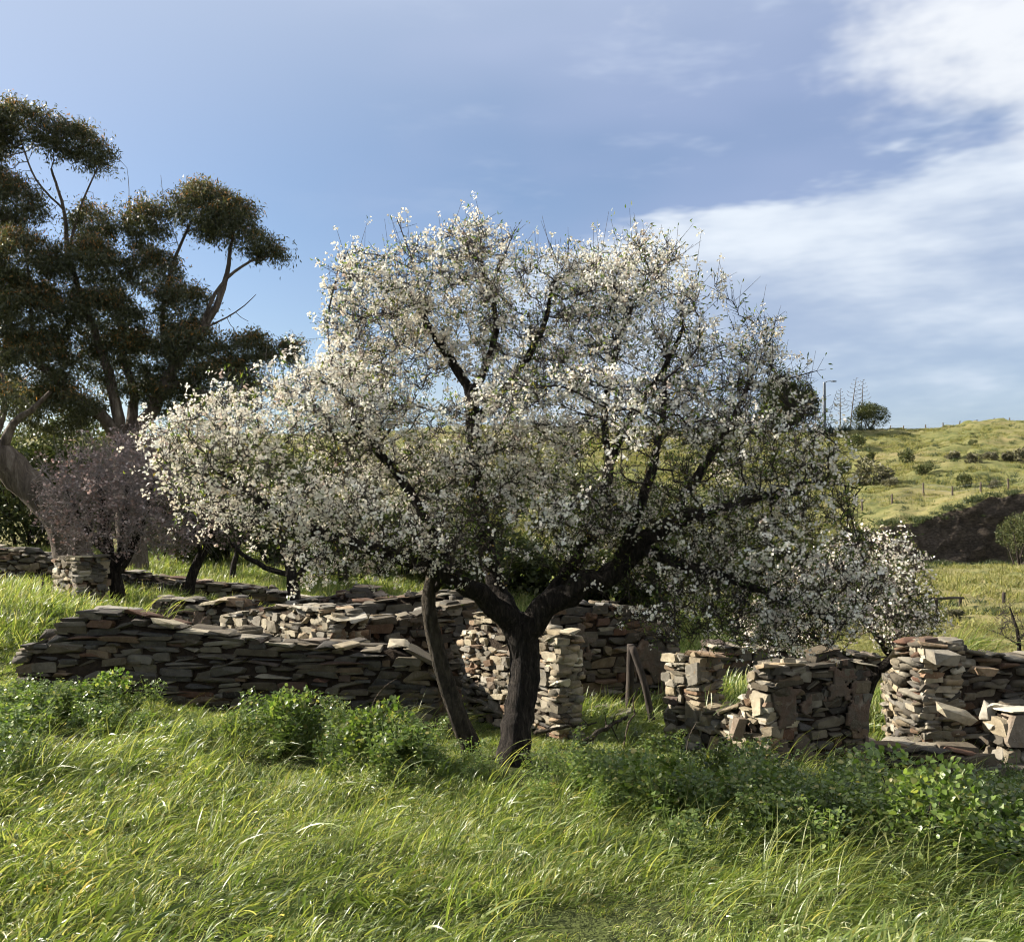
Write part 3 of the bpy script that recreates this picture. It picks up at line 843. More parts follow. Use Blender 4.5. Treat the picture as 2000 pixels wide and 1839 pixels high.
def grow_tree(name, label, cat, limbs, clumps, seed, step, di, dk, r0, wood, twigmat, trunk_sides=16, trunk_noise=0.12, trop=(0, 0, 0.05), jit=0.25, group=None, iters=160, pexp=2.3, roots=0.0, gap=None):
    """limbs: list of (parent limb index or None, [(px, py, depth, radius), ...]); clumps: (px, py, depth, rx px, ry px, rz m, points)"""
    r = np.random.default_rng(seed)
    N, PAR, RAD = [], [], []
    ends = []
    base = None
    trunkparts = []
    for par_l, pts in limbs:
        pp = [P(q[0], q[1], q[2]) for q in pts]; rr = [q[3] for q in pts]
        if par_l is None:
            base = pp[0].copy()
            pp[0] = np.array([pp[0][0], pp[0][1], min(pp[0][2], gz(pp[0][0], pp[0][1]) - 0.12)])
            parent = -1
        else:
            NN = np.array(N); parent = int(np.linalg.norm(NN - pp[0], axis=1).argmin())
            pp[0] = NN[parent]; rr[0] = min(rr[0], RAD[parent])
        ps, rs = resample(pp, rr, step)
        w = r.normal(0, 0.16, ps.shape) * rs[:, None] * (1.2 if par_l is not None else .45)
        w[0] = 0
        ps = ps + w
        trunkparts.append((ps, rs))
        first = 0 if parent < 0 else 1
        prev = parent
        for k in range(first, len(ps)):
            N.append(ps[k]); PAR.append(prev); RAD.append(rs[k]); prev = len(N) - 1
    n0 = len(N)
    att = []
    for c in clumps:
        px, py, D, rx, ry, rz, cnt = c[:7]
        att.append(ellipsoid_points(r, P(px, py, D), np.array([rx / FPX * D, rz, ry / FPX * D]), cnt))
    att = np.concatenate(att)
    if gap is not None:      # leave irregular holes in the crown
        nv = np.array([mnoise.noise(Vector(q * gap[0]) + Vector((seed, 0, 0))) for q in att])
        att = att[nv > gap[1]]
    ok = att[:, 2] > ground_z(att[:, 0], att[:, 1]) + 0.35
    NN, PP = colonize(N, PAR, att[ok], step, di, dk, iters, r, trop, jit)
    rad = np.full(len(NN), 0.0)
    acc = np.zeros(len(NN))
    for i in range(len(NN) - 1, n0 - 1, -1):
        if acc[i] == 0: acc[i] = r0 ** pexp
        rad[i] = acc[i] ** (1 / pexp)
        acc[PP[i]] += acc[i]
    rad[:n0] = RAD
    cap = np.array([rad[PP[i]] if PP[i] >= 0 else 9 for i in range(len(NN))])
    rad = np.where(np.arange(len(NN)) >= n0, np.minimum(rad, np.maximum(cap * 0.95, r0)), rad)
    root = empty(name, tuple(base)); tag(root, label, cat, group)
    # trunk and limbs
    VV, FF, off = [], [], 0
    for k, (ps, rs) in enumerate(trunkparts):
        if k == 0:
            z = np.linspace(0, 1, len(rs)); rs = rs * (1 + roots * np.exp(-z * 9))
        sd = trunk_sides if rs.max() > 0.05 else 8
        me = tube_mesh("t", ps, rs, sd, trunk_noise, seed + k * 3.3, cap=False)
        v = np.empty(len(me.vertices) * 3, np.float32); me.vertices.foreach_get('co', v)
        f = np.empty(len(me.loops), np.int32); me.loops.foreach_get('vertex_index', f)
        VV.append(v.reshape(-1, 3)); FF.append(f.reshape(-1, 4) + off); off += len(v) // 3
        bpy.data.meshes.remove(me)
    o = obj("trunk", mesh_np("trunk", np.concatenate(VV) - base, np.concatenate(FF), smooth=True), wood, root)
    V, Fq = tubes(NN, PP, rad, n0, lambda q: 6 if q > 0.02 * (step / 0.1) else (4 if q > 0.008 * (step / 0.1) else 3))
    obj("branches", mesh_np("branches", V - base, Fq, smooth=True), twigmat, root)
    return root, NN, PP, rad, n0, r, base

# ---- the big almond in blossom
D0 = 9.5
almond_limbs = [
    (None, [(998, 1516, 9.35, .20), (1002, 1470, 9.35, .148), (1010, 1420, 9.4, .138), (1018, 1360, 9.45, .132), (1024, 1285, 9.5, .135), (1016, 1228, 9.5, .16)]),
    (0, [(1012, 1232, 9.5, .14), (978, 1192, 9.4, .115), (932, 1154, 9.2, .085), (880, 1130, 9.0, .075), (800, 1094, 8.9, .068), (700, 1062, 8.8, .06), (620, 1040, 8.8, .05), (520, 985, 8.8, .035), (430, 920, 8.9, .02)]),
    (1, [(880, 1130, 9.0, .06), (852, 1050, 9.2, .05), (800, 960, 9.3, .045), (740, 880, 9.3, .04), (680, 800, 9.3, .028), (640, 735, 9.3, .016)]),
    (0, [(1008, 1235, 9.5, .12), (966, 1130, 9.9, .09), (938, 1000, 10.1, .085), (925, 900, 10.2, .08), (921, 830, 10.2, .075), (918, 760, 10.2, .068)]),
    (3, [(918, 760, 10.2, .055), (870, 690, 10.3, .045), (826, 620, 10.3, .035), (790, 555, 10.3, .022)]),
    (3, [(920, 770, 10.2, .05), (955, 700, 10.2, .042), (968, 620, 10.1, .033), (942, 520, 10.0, .016)]),
    (3, [(922, 830, 10.2, .05), (1000, 740, 10.1, .04), (1060, 640, 10.0, .03), (1078, 560, 9.9, .016)]),
    (0, [(1022, 1240, 9.5, .15), (1070, 1184, 9.4, .12), (1130, 1146, 9.3, .108), (1196, 1120, 9.2, .1), (1240, 1072, 9.2, .09), (1300, 1030, 9.2, .075), (1380, 1000, 9.1, .058), (1470, 975, 9.1, .042), (1570, 960, 9.1, .02)]),
    (0, [(1026, 1225, 9.5, .10), (1066, 1170, 9.7, .08), (1110, 1120, 9.8, .072), (1150, 1055, 9.85, .066), (1180, 980, 9.9, .058), (1192, 900, 9.9, .052), (1235, 810, 9.9, .044), (1290, 735, 9.9, .032), (1335, 640, 9.9, .016)]),
    (7, [(1240, 1072, 9.2, .06), (1300, 1090, 9.0, .05), (1370, 1112, 8.9, .042), (1450, 1140, 8.9, .034), (1560, 1180, 8.9, .02), (1640, 1230, 8.9, .01)]),
    (8, [(1192, 900, 9.9, .04), (1180, 800, 10.0, .035), (1200, 700, 10.0, .028), (1236, 590, 10.0, .015)]),
    (7, [(1300, 1030, 9.2, .05), (1366, 925, 9.4, .042), (1424, 835, 9.5, .034), (1468, 735, 9.5, .018)]),
    (7, [(1196, 1120, 9.2, .05), (1260, 960, 8.8, .042), (1290, 840, 8.7, .03), (1300, 740, 8.7, .016)]),
    (4, [(826, 620, 10.3, .016), (815, 540, 10.2, .011), (795, 480, 10.2, .007), (776, 430, 10.2, .004)]),
    (5, [(942, 520, 10.0, .011), (938, 470, 10.0, .007), (930, 424, 10.0, .004)]),
    (5, [(950, 560, 10.0, .010), (985, 500, 10.0, .006), (1006, 448, 10.0, .004)]),
    (2, [(660, 770, 9.3, .012), (640, 640, 9.5, .008), (655, 550, 9.5, .006), (680, 488, 9.5, .004)]),
    (11, [(1468, 745, 9.5, .010), (1500, 680, 9.5, .007), (1516, 618, 9.5, .004)]),
    (11, [(1460, 760, 9.5, .012), (1530, 742, 9.4, .008), (1596, 724, 9.4, .004)]),
    (6, [(1078, 560, 9.9, .009), (1106, 510, 9.9, .006), (1110, 468, 9.9, .004)]),
    (10, [(1236, 590, 10, .010), (1280, 520, 10, .006), (1306, 468, 10, .004)]),
    (7, [(1500, 970, 9.1, .02), (1590, 940, 9.0, .012), (1680, 955, 9.0, .005)]),
]
almond_clumps = [
    (545, 900, 8.9, 240, 165, 1.35, 640), (660, 790, 9.2, 150, 105, 1.0, 260), (430, 880, 8.9, 120, 90, .8, 150),
    (800, 640, 10.1, 165, 150, 1.2, 300), (740, 620, 9.8, 110, 130, 1.0, 150), (930, 560, 10.0, 130, 125, 1.1, 230),
    (1080, 640, 9.9, 150, 140, 1.3, 280), (1250, 600, 9.8, 130, 125, 1.1, 260), (1160, 590, 9.9, 85, 90, .8, 120), (1340, 640, 9.7, 75, 130, .9, 110),
    (1390, 770, 9.5, 135, 140, 1.3, 330), (1460, 700, 9.4, 70, 80, .7, 70), (1450, 930, 9.3, 190, 170, 1.5, 560),
    (1430, 1110, 9.1, 245, 130, 1.4, 560), (1080, 890, 9.4, 290, 190, 1.8, 820), (800, 930, 9.2, 260, 160, 1.6, 640),
    (690, 1060, 8.8, 170, 85, .9, 200), (960, 1060, 9.2, 240, 70, 1.1, 230), (1200, 1060, 9.3, 190, 80, 1.0, 190), (1620, 1060, 9.1, 80, 110, .8, 110),
    (1280, 1190, 8.7, 110, 70, .7, 110), (1420, 1210, 8.8, 130, 65, .9, 190), (1560, 1200, 8.9, 130, 75, .9, 200), (1660, 1130, 9.0, 70, 90, .7, 90), (1130, 1120, 8.9, 110, 45, .7, 60), (600, 1090, 8.7, 60, 50, .4, 30),
]
root, NN, PP, RR, n0, r, base = grow_tree("almond_tree", "large almond tree in white blossom with forked dark trunk, centre of the picture", "tree",
    almond_limbs, [c[:6] + (int(c[6] * 1.9),) for c in almond_clumps], 21, 0.085, 0.55, 0.11, 0.0030, m_almond_bark, m_twig, 22, 0.17, (0, 0, 0.10), 0.30, roots=0.08, gap=(1.1, -0.22))
thin = np.nonzero((RR < 0.0095) | ((np.arange(len(NN)) < n0) & (RR < 0.012)))[0]
thin = thin[PP[thin] >= 0]
# spurs: short side twigs along the thin wood
rep = r.integers(3, 7, len(thin)); src = np.repeat(thin, rep)
tt = norm(NN[src] - NN[PP[src]])
A = NN[PP[src]] + (NN[src] - NN[PP[src]]) * r.random((len(src), 1))
dirs = norm(tt * 0.5 + norm(r.normal(size=A.shape)) * 0.9 + np.array([0, 0, 0.35]))
Ls = r.uniform(0.03, 0.20, len(src)) * np.where(r.random(len(src)) < 0.15, 2.0, 1.0)
up = (r.random(len(src)) < .012) & (A[:, 2] > -.3)      # long upright shoots above the crown
dirs[up] = norm(dirs[up] * .35 + np.array([0, 0, 1.0])); Ls[up] = r.uniform(.25, .55, up.sum())
B = A + dirs * Ls[:, None]
V, Fq = sticks(A, B, np.full(len(A), 0.0030), np.full(len(A), 0.0016))
obj("spur_twigs", mesh_np("spur_twigs", V - base, Fq), m_twig, root)
# blossom: thick on the left half and along the top, thinner low on the right
px_of = B[:, 0] / B[:, 1] * FPX + 1000; py_of = HY - B[:, 2] / B[:, 1] * FPX
dens = np.interp(px_of, [300, 700, 1000, 1300, 1650], [1.15, 1.05, 0.8, 0.66, 0.60]) * np.interp(py_of, [420, 700, 1000, 1250], [1.0, 0.95, 0.85, 0.7])
patch = np.array([mnoise.noise(Vector(b * 1.5)) for b in B])
keep = r.random(len(B)) < np.clip(dens * (0.38 + 1.05 * patch), 0.04, 1)
C0 = B[keep]; X0 = dirs[keep]
cnt = r.integers(4, 11, len(C0))
C = np.repeat(C0, cnt, 0); X = np.repeat(X0, cnt, 0)
C = C + r.normal(0, 0.021, C.shape)
tin = np.clip(np.repeat(r.beta(2.2, 1.3, len(C0)), cnt) + r.normal(0, .12, len(C)), 0, 1)
V, Fq, T = flowers(C, X + r.normal(0, .55, X.shape), r.uniform(0.023, 0.034, len(C)), tin, r)
o = obj("blossom", mesh_np("blossom", V - base, Fq, T), m_blossom, root); o['kind'] = 'stuff'
print("ALMOND nodes", len(NN), "spurs", len(A), "flowers", len(C))
k = r.random(len(B)) < 0.4
C = np.repeat(B[k], 2, 0) + r.normal(0, .02, (2 * k.sum(), 3)); X = norm(np.repeat(dirs[k], 2, 0) + r.normal(0, .6, (2 * k.sum(), 3)))
V, Fq, T = leaves(C, X, r.normal(size=C.shape), r.uniform(0.03, 0.065, len(C)), r.uniform(0.011, 0.018, len(C)), r.random(len(C)))
o = obj("young_leaves", mesh_np("young_leaves", V - base, Fq, T), m_almond_leaf, root); o['kind'] = 'stuff'

# ---- slender second stem
pts, rr = resample([P(922, 1462, 9.75), P(905, 1425, 9.75), P(885, 1370, 9.75), P(862, 1300, 9.75), P(846, 1230, 9.75), P(838, 1170, 9.75), P(846, 1120, 9.72)],
                   [.10, .09, .085, .08, .075, .07, .055], 0.06)
pts[0][2] = gz(pts[0][0], pts[0][1]) - 0.1
st = empty("leaning_trunk", tuple(pts[0])); tag(st, "slender grey trunk leaning left beside the thick almond trunk, sawn off at the top", "tree trunk")
obj("stem", tube_mesh("stem", pts - pts[0], rr, 14, 0.22, 4.0), m_grey_bark, st)
sp, sr = resample([P(850, 1150, 9.72), P(866, 1125, 9.6), P(878, 1096, 9.55), P(872, 1060, 9.5)], [.04, .035, .03, .02], 0.05)
obj("side_branch", tube_mesh("side_branch", sp - pts[0], sr, 8, 0.1, 2.0), m_almond_bark, st)

# ---- almond behind, at the right
def simple_tree(name, label, limbs, clumps, seed, step, r0, wood, twig, flower=None, fsize=(0.035, 0.05), fdens=0.5, fper=(1, 4), leafmat=None, ldens=0.3, lsize=(0.05, 0.09), spur=(0.05, 0.25), spurs=(2, 4), trop=(0, 0, .08), di=0.9, dk=0.2, twig_r=0.003, group=None, cat="tree", thinlim=0.009):
    root, NN, PP, RR, n0, r, base = grow_tree(name, label, cat, limbs, [c[:6] + (c[6] * 2,) for c in clumps], seed, step, di, dk * .55, r0, wood, twig, 10, 0.14, trop, 0.3, group, gap=(0.9, -0.12))
    thin = np.nonzero(RR < thinlim)[0]; thin = thin[PP[thin] >= 0]
    src = np.repeat(thin, r.integers(spurs[0], spurs[1], len(thin)))
    A = NN[PP[src]] + (NN[src] - NN[PP[src]]) * r.random((len(src), 1))
    d = norm(norm(NN[src] - NN[PP[src]]) * .5 + norm(r.normal(size=A.shape)) * .9 + np.array([0, 0, .3]))
    B = A + d * r.uniform(spur[0], spur[1], (len(A), 1))
    V, Fq = sticks(A, B, np.full(len(A), twig_r), np.full(len(A), twig_r * .6))
    obj("spur_twigs", mesh_np("spur_twigs", V - base, Fq), twig, root)
    if flower is not None:
        k = r.random(len(B)) < fdens
        c = r.integers(fper[0], fper[1], k.sum())
        C = np.repeat(B[k], c, 0); C = C + r.normal(0, fsize[1] * .6, C.shape)
        V, Fq, T = flowers(C, np.repeat(d[k], c, 0) + r.normal(0, .5, C.shape), r.uniform(fsize[0], fsize[1], len(C)), r.random(len(C)), r)
        o = obj("blossom", mesh_np("blossom", V - base, Fq, T), flower, root); o['kind'] = 'stuff'
    if leafmat is not None:
        k = r.random(len(B)) < ldens
        c = 3; C = np.repeat(B[k], c, 0) + r.normal(0, .03, (c * k.sum(), 3)); X = np.repeat(d[k], c, 0) + r.normal(0, .6, C.shape)
        L = r.uniform(lsize[0], lsize[1], len(C))
        V, Fq, T = leaves(C, X, r.normal(size=C.shape), L, L * r.uniform(.25, .45, len(C)), r.random(len(C)))
        o = obj("foliage", mesh_np("foliage", V - base, Fq, T), leafmat, root); o['kind'] = 'stuff'
    print(name, len(NN), len(A))
    return root

simple_tree("almond_tree", "smaller pinkish-white almond bending over the ruin beside the right-hand wall",
    [(None, [(1672, 1352, 13.6, .10), (1702, 1326, 13.6, .085), (1742, 1288, 13.6, .075), (1752, 1230, 13.7, .06), (1730, 1150, 13.8, .04), (1712, 1080, 13.8, .02)]),
     (0, [(1742, 1288, 13.6, .05), (1690, 1210, 13.4, .04), (1640, 1150, 13.4, .02)]), (0, [(1752, 1230, 13.7, .045), (1780, 1160, 13.6, .03), (1790, 1100, 13.6, .015)]),
     (0, [(1720, 1310, 13.6, .04), (1640, 1270, 13.3, .03), (1560, 1230, 13.2, .02)])],
    [(1700, 1130, 13.7, 120, 95, 1.0, 380), (1620, 1190, 13.4, 150, 95, 1.0, 360), (1740, 1220, 13.5, 90, 60, .8, 140), (1755, 1170, 13.6, 60, 90, .7, 120), (1800, 1210, 13.4, 30, 50, .4, 30), (1540, 1220, 13.3, 120, 60, .8, 150)],
    33, 0.10, 0.0030, m_almond_bark, m_twig, m_blossom, (0.03, 0.045), 0.40, (1, 5), m_almond_leaf, 0.3, (0.03, 0.06), spurs=(4, 8), dk=.16)

# ---- twiggy orchard trees at the left
simple_tree("orchard_tree", "twiggy purplish almond with fading pink blossom, beside the square stone pier",
    [(None, [(232, 1178, 19, .16), (226, 1130, 19, .13), (212, 1080, 19, .11), (205, 1010, 19, .08), (190, 930, 19, .04)]),
     (0, [(226, 1130, 19, .1), (260, 1060, 19, .09), (290, 980, 19, .07), (310, 900, 19, .03)]), (0, [(212, 1080, 19, .07), (160, 1020, 18.7, .05), (130, 950, 18.7, .025)]),
     (0, [(232, 1120, 19, .07), (245, 1010, 19.3, .06), (250, 920, 19.4, .03)])],
    [(250, 940, 19, 165, 90, 1.5, 520), (180, 990, 18.8, 120, 75, 1.2, 240), (340, 1000, 19, 120, 85, 1.2, 260), (260, 870, 19, 90, 40, .8, 90), (230, 1050, 19, 110, 40, 1.0, 120)],
    41, 0.15, 0.0042, m_almond_bark, m_pale_twig, m_pink, (0.04, 0.065), 0.45, (1, 5), None, spur=(0.10, 0.45), spurs=(3, 6), di=1.2, dk=.26, twig_r=.0045, thinlim=.013)
simple_tree("orchard_tree", "dark-stemmed small tree leaning right, second from the square stone pier",
    [(None, [(362, 1172, 19.6, .13), (374, 1130, 19.6, .11), (396, 1080, 19.6, .09), (424, 1030, 19.6, .07), (450, 960, 19.6, .03)]),
     (0, [(396, 1080, 19.6, .06), (360, 1010, 19.6, .05), (350, 960, 19.6, .02)])],
    [(400, 990, 19.6, 110, 75, 1.2, 330), (470, 1000, 19.4, 70, 60, 1, 130)],
    43, 0.15, 0.0042, m_almond_bark, m_twig, m_pink, (0.05, 0.075), 0.28, (1, 4), m_scrub_leaf, .2, spur=(0.08, 0.35), di=1.2, dk=.26, twig_r=.0045, thinlim=.013)
simple_tree("orchard_tree", "dark small tree behind the sunlit cross wall, under the almond's left branches",
    [(None, [(582, 1178, 19.2, .14), (572, 1140, 19.2, .12), (556, 1080, 19.2, .08), (520, 1030, 19.2, .05), (500, 980, 19.2, .02)]),
     (0, [(572, 1140, 19.2, .08), (610, 1080, 19.2, .06), (640, 1010, 19.2, .03)]), (0, [(560, 1120, 19.2, .06), (500, 1100, 19.2, .05), (450, 1060, 19.2, .03)])],
    [(560, 1030, 19.2, 120, 75, 1.3, 320), (640, 1020, 19.2, 80, 70, 1, 150), (490, 1050, 19.2, 60, 45, .8, 90)],
    45, 0.15, 0.0045, m_almond_bark, m_twig, None, leafmat=m_scrub_leaf, ldens=.45, lsize=(.06, .11), di=1.2, dk=.26, twig_r=.0045, thinlim=.013)
simple_tree("orchard_tree", "small thin-stemmed tree on the green slope behind the gabled wall",
    [(None, [(672, 1150, 24, .13), (668, 1110, 24, .11), (650, 1060, 24, .07), (640, 1000, 24, .03)]), (0, [(668, 1110, 24, .07), (710, 1050, 24, .05), (730, 990, 24, .025)])],
    [(690, 1030, 24, 110, 70, 1.5, 260)], 47, 0.18, 0.005, m_almond_bark, m_twig, None, leafmat=m_scrub_leaf, ldens=.4, lsize=(.07, .13), di=1.4, dk=.3, twig_r=.005, thinlim=.015)
simple_tree("orchard_tree", "thin dark sapling on the green slope between the leaning tree and the cross wall",
    [(None, [(452, 1142, 24.5, .08), (458, 1100, 24.5, .07), (470, 1050, 24.5, .05), (490, 990, 24.5, .02)])],
    [(475, 1030, 24.5, 60, 60, 1, 130)], 49, 0.18, 0.005, m_almond_bark, m_twig, None, leafmat=m_scrub_leaf, ldens=.3, lsize=(.07, .12), di=1.4, dk=.3, twig_r=.005, thinlim=.015)
simple_tree("bare_bush", "leafless thorny bush behind the wall at the right edge",
    [(None, [(1996, 1284, 15.5, .04), (1990, 1250, 15.5, .03), (1982, 1215, 15.5, .022), (1972, 1185, 15.5, .01)]), (0, [(1990, 1250, 15.5, .02), (2020, 1215, 15.5, .01)]), (0, [(1992, 1262, 15.5, .02), (1960, 1240, 15.5, .008)])],
    [(1985, 1220, 15.5, 55, 50, .5, 130), (2050, 1210, 15.5, 50, 50, .5, 60)], 51, 0.10, 0.003, m_almond_bark, m_twig, None, leafmat=m_scrub_leaf, ldens=.05, cat="bush")

# ---- the gum trees
def gum_tree(name, label, limbs, clumps, seed, nleaf):
    cl = [(c[0], c[1], c[2], c[3], c[4], c[5], c[6] * 3) for c in clumps]
    root, NN, PP, RR, n0, r, base = grow_tree(name, label, "tree", limbs, cl, seed, 0.22, 2.2, 0.30, 0.008, m_gum_bark, m_gum_bark, 12, 0.10, (0, 0, .12), .22)
    C, X, T = [], [], []
    tot = sum(c[3] * c[4] for c in clumps)
    for c in clumps:
        cen = P(c[0], c[1], c[2]); rad = np.array([c[3] / FPX * c[2], c[5], c[4] / FPX * c[2]]) * np.array([.86, .9, .98])
        k = int(nleaf * c[3] * c[4] / tot)
        # twenty to forty sprays make up one clump; leaves hang from each spray
        ns = max(8, int(k / 70))
        v = norm(r.normal(size=(ns, 3)) + np.array([0, 0, .30])); q = r.uniform(.3, 1, ns)[:, None] ** .5
        sc = cen + v * q * rad
        pick = r.integers(0, ns, k)
        sr = np.array([.14, .14, .09]) * r.uniform(.6, 1.5, ns)[pick][:, None]
        p = sc[pick] + r.normal(size=(k, 3)) * sr
        C.append(p)
        X.append(norm(r.normal(size=(k, 3)) * .75 + np.array([0, 0, -.75])))
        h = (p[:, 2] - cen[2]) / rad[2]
        T.append(np.clip(r.beta(1.6, 2.2, k) * .72 + np.where(r.random(k) < np.clip(-.12 + .95 * h, 0.01, .85), r.uniform(.15, .55, k), 0), 0, 1))  # rust tint likelier towards clump tops, painting in warm sunlight
    C = np.concatenate(C); X = np.concatenate(X); T = np.concatenate(T)
    L = r.uniform(.08, .14, len(C))
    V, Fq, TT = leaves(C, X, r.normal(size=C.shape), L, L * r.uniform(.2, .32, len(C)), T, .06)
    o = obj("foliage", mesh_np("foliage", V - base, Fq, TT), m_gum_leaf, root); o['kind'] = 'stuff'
    print(name, len(NN), len(C))
    return root

gum_limbs = [
    (None, [(258, 1150, 26, .50), (256, 1040, 26, .46), (250, 940, 26, .44), (244, 868, 26, .42)]),
    (0, [(244, 868, 26, .33), (205, 822, 25.7, .27), (135, 765, 25.4, .2), (70, 700, 25.2, .14), (20, 630, 25, .09)]),
    (0, [(244, 868, 26, .3), (225, 780, 25.8, .22), (200, 690, 25.7, .17), (165, 590, 25.7, .13), (135, 500, 25.7, .10), (125, 410, 25.7, .07), (100, 330, 25.7, .045)]),
    (0, [(250, 860, 26, .3), (262, 780, 26.4, .2), (240, 690, 26.6, .15), (228, 590, 26.6, .10), (190, 470, 26.4, .05)]),
    (0, [(250, 868, 26, .34), (300, 795, 26, .28), (345, 710, 26, .23), (392, 645, 26, .18), (432, 580, 26, .13), (448, 500, 26, .08), (462, 430, 26, .05)]),
    (4, [(345, 710, 26, .15), (318, 640, 26.3, .12), (330, 540, 26.4, .08), (370, 440, 26.4, .05)]),
    (4, [(392, 645, 26, .10), (430, 560, 25.6, .07), (490, 510, 25.5, .05), (545, 500, 25.5, .02)]),
    (4, [(320, 770, 26, .15), (400, 730, 26, .12), (480, 700, 26, .08), (560, 690, 26, .04)]),
    (2, [(135, 500, 25.7, .06), (155, 410, 25.5, .045), (190, 330, 25.5, .025)]),
    (2, [(125, 410, 25.7, .05), (70, 350, 25.4, .04), (40, 270, 25.4, .025)]),
    (1, [(70, 700, 25.2, .1), (60, 600, 25.2, .08), (50, 480, 25.2, .05), (30, 400, 25.2, .03)]),
    (3, [(190, 480, 26.4, .03), (245, 420, 26.4, .02), (252, 370, 26.4, .014), (248, 328, 26.4, .008)]),
    (5, [(350, 480, 26.4, .02), (322, 400, 26.4, .014), (314, 342, 26.4, .007)]),
    (4, [(405, 650, 26, .05), (460, 610, 26, .03), (500, 575, 26, .012)]),
]
gum_clumps = [
    (40, 243, 25.5, 78, 42, 1.0, 60), (-40, 262, 25.5, 70, 50, 1.0, 40), (132, 275, 25.5, 58, 46, .8, 45), (190, 302, 25.5, 30, 34, .5, 18),
    (30, 400, 25.2, 72, 58, .9, 50), (-30, 350, 25.2, 50, 60, .9, 30), (40, 520, 25.0, 85, 75, 1.2, 70), (178, 440, 26.2, 52, 46, .8, 40), (178, 530, 25.6, 85, 72, 1.2, 70),
    (288, 445, 26.4, 58, 52, .9, 40), (400, 415, 26.2, 88, 48, 1.1, 60), (455, 440, 26, 68, 52, 1.0, 45), (398, 380, 26.2, 46, 24, .6, 20),
    (508, 480, 25.6, 40, 26, .5, 18), (545, 498, 25.5, 20, 16, .3, 8), (300, 530, 26.4, 62, 44, .9, 30), (355, 600, 26.3, 68, 52, 1.0, 40),
    (200, 620, 25.8, 95, 62, 1.3, 60), (60, 620, 25, 90, 75, 1.3, 60), (60, 720, 25, 115, 72, 1.4, 60), (250, 710, 26.4, 105, 72, 1.4, 60),
    (375, 690, 26.2, 80, 62, 1.2, 50), (485, 685, 26, 58, 42, .9, 40), (565, 688, 26, 32, 28, .5, 16), (435, 750, 26, 95, 52, 1.2, 40), (330, 780, 26.4, 80, 40, 1.1, 30), (110, 800, 25.4, 105, 50, 1.2, 30),
    (-60, 560, 25, 80, 100, 1.3, 40),
]
gum_limbs = [(a, [(x, y, d, q * (.62 if a is not None else .8)) for x, y, d, q in l]) for a, l in gum_limbs]
gum_tree("gum_tree", "tall gum tree with domed crowns, tops tinted as if sunlit, and forking limbs, upper left", gum_limbs, gum_clumps, 61, 210000)
gum_limbs2 = [
    (None, [(158, 1128, 21, .43), (135, 1050, 21, .38), (95, 985, 21, .35), (45, 930, 21, .34), (0, 890, 20.8, .33), (-70, 840, 20.5, .28), (-150, 740, 20.2, .2), (-200, 620, 20, .12)]),
    (0, [(0, 890, 20.8, .14), (25, 830, 20.6, .08), (62, 800, 20.5, .06), (98, 765, 20.4, .035)]),
    (0, [(20, 905, 20.9, .16), (-10, 860, 21.2, .1), (10, 790, 21.2, .06), (5, 730, 21.2, .03)]),
    (0, [(120, 1020, 21, .06), (118, 975, 20.8, .05), (105, 950, 20.7, .03)]),
]
gum_clumps2 = [(-190, 620, 20, 110, 80, 1.2, 60), (-120, 700, 20.2, 80, 60, .9, 40), (20, 780, 20.6, 40, 30, .5, 12), (-300, 700, 20, 90, 80, 1.1, 40)]
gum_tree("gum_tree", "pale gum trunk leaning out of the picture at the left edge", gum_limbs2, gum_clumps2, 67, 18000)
# ------------------------------------------------------------------ shrubs and hill furniture
def shrub(name, label, base, w, h, seed, n_, mat, lsize, cat="shrub", group=None, stems=6, depth=None, lumps=7, stemmat=None, broad=False, lw=(.3, .55)):
    """leafy bush: lumps of sprays on branching stems"""
    r = np.random.default_rng(seed)
    base = np.asarray(base, float)
    root = empty(name, tuple(base)); tag(root, label, cat, group)
    depth = depth or w
    lc = np.stack([r.uniform(-.36, .36, lumps) * w, r.uniform(-.36, .36, lumps) * depth, r.uniform(.32, .78, lumps) * h], 1)
    lc[:, 2] *= 1 - .55 * (np.abs(lc[:, 0]) / (w * .5)) ** 2
    lr = r.uniform(.17, .30, lumps)
    pts = []
    per = n_ // lumps
    for c, q in zip(lc, lr):
        v = norm(r.normal(size=(per, 3)))
        pts.append(c + v * (r.uniform(.45, 1, (per, 1)) ** .5) * np.array([q * w, q * depth, q * h * 1.25]))
    C = np.concatenate(pts)
    C[:, 2] = np.abs(C[:, 2])
    cen = np.array([0, 0, h * .35])
    X = norm(norm(C - cen) * .8 + r.normal(size=C.shape) * .6 + np.array([0, 0, .15]))
    L = r.uniform(lsize[0], lsize[1], len(C))
    V, Fq, T = leaves(C, X, r.normal(size=C.shape) * .6 + np.array([0, 0, 1.0]), L, L * r.uniform(lw[0], lw[1], len(C)), r.random(len(C)), .1, 'broad' if broad else 'diamond')
    o = obj("foliage", mesh_np("foliage", V, Fq, T), mat, root); o['kind'] = 'stuff'
    A = np.zeros((lumps, 3)) + r.normal(0, .05 * w, (lumps, 3)); A[:, 2] = -.05 * h
    V, Fq = sticks(A, lc, np.full(lumps, .03 * h * .6), np.full(lumps, .008 * h))
    obj("stems", mesh_np("stems", V, Fq), stemmat or m_twig, root)
    return root

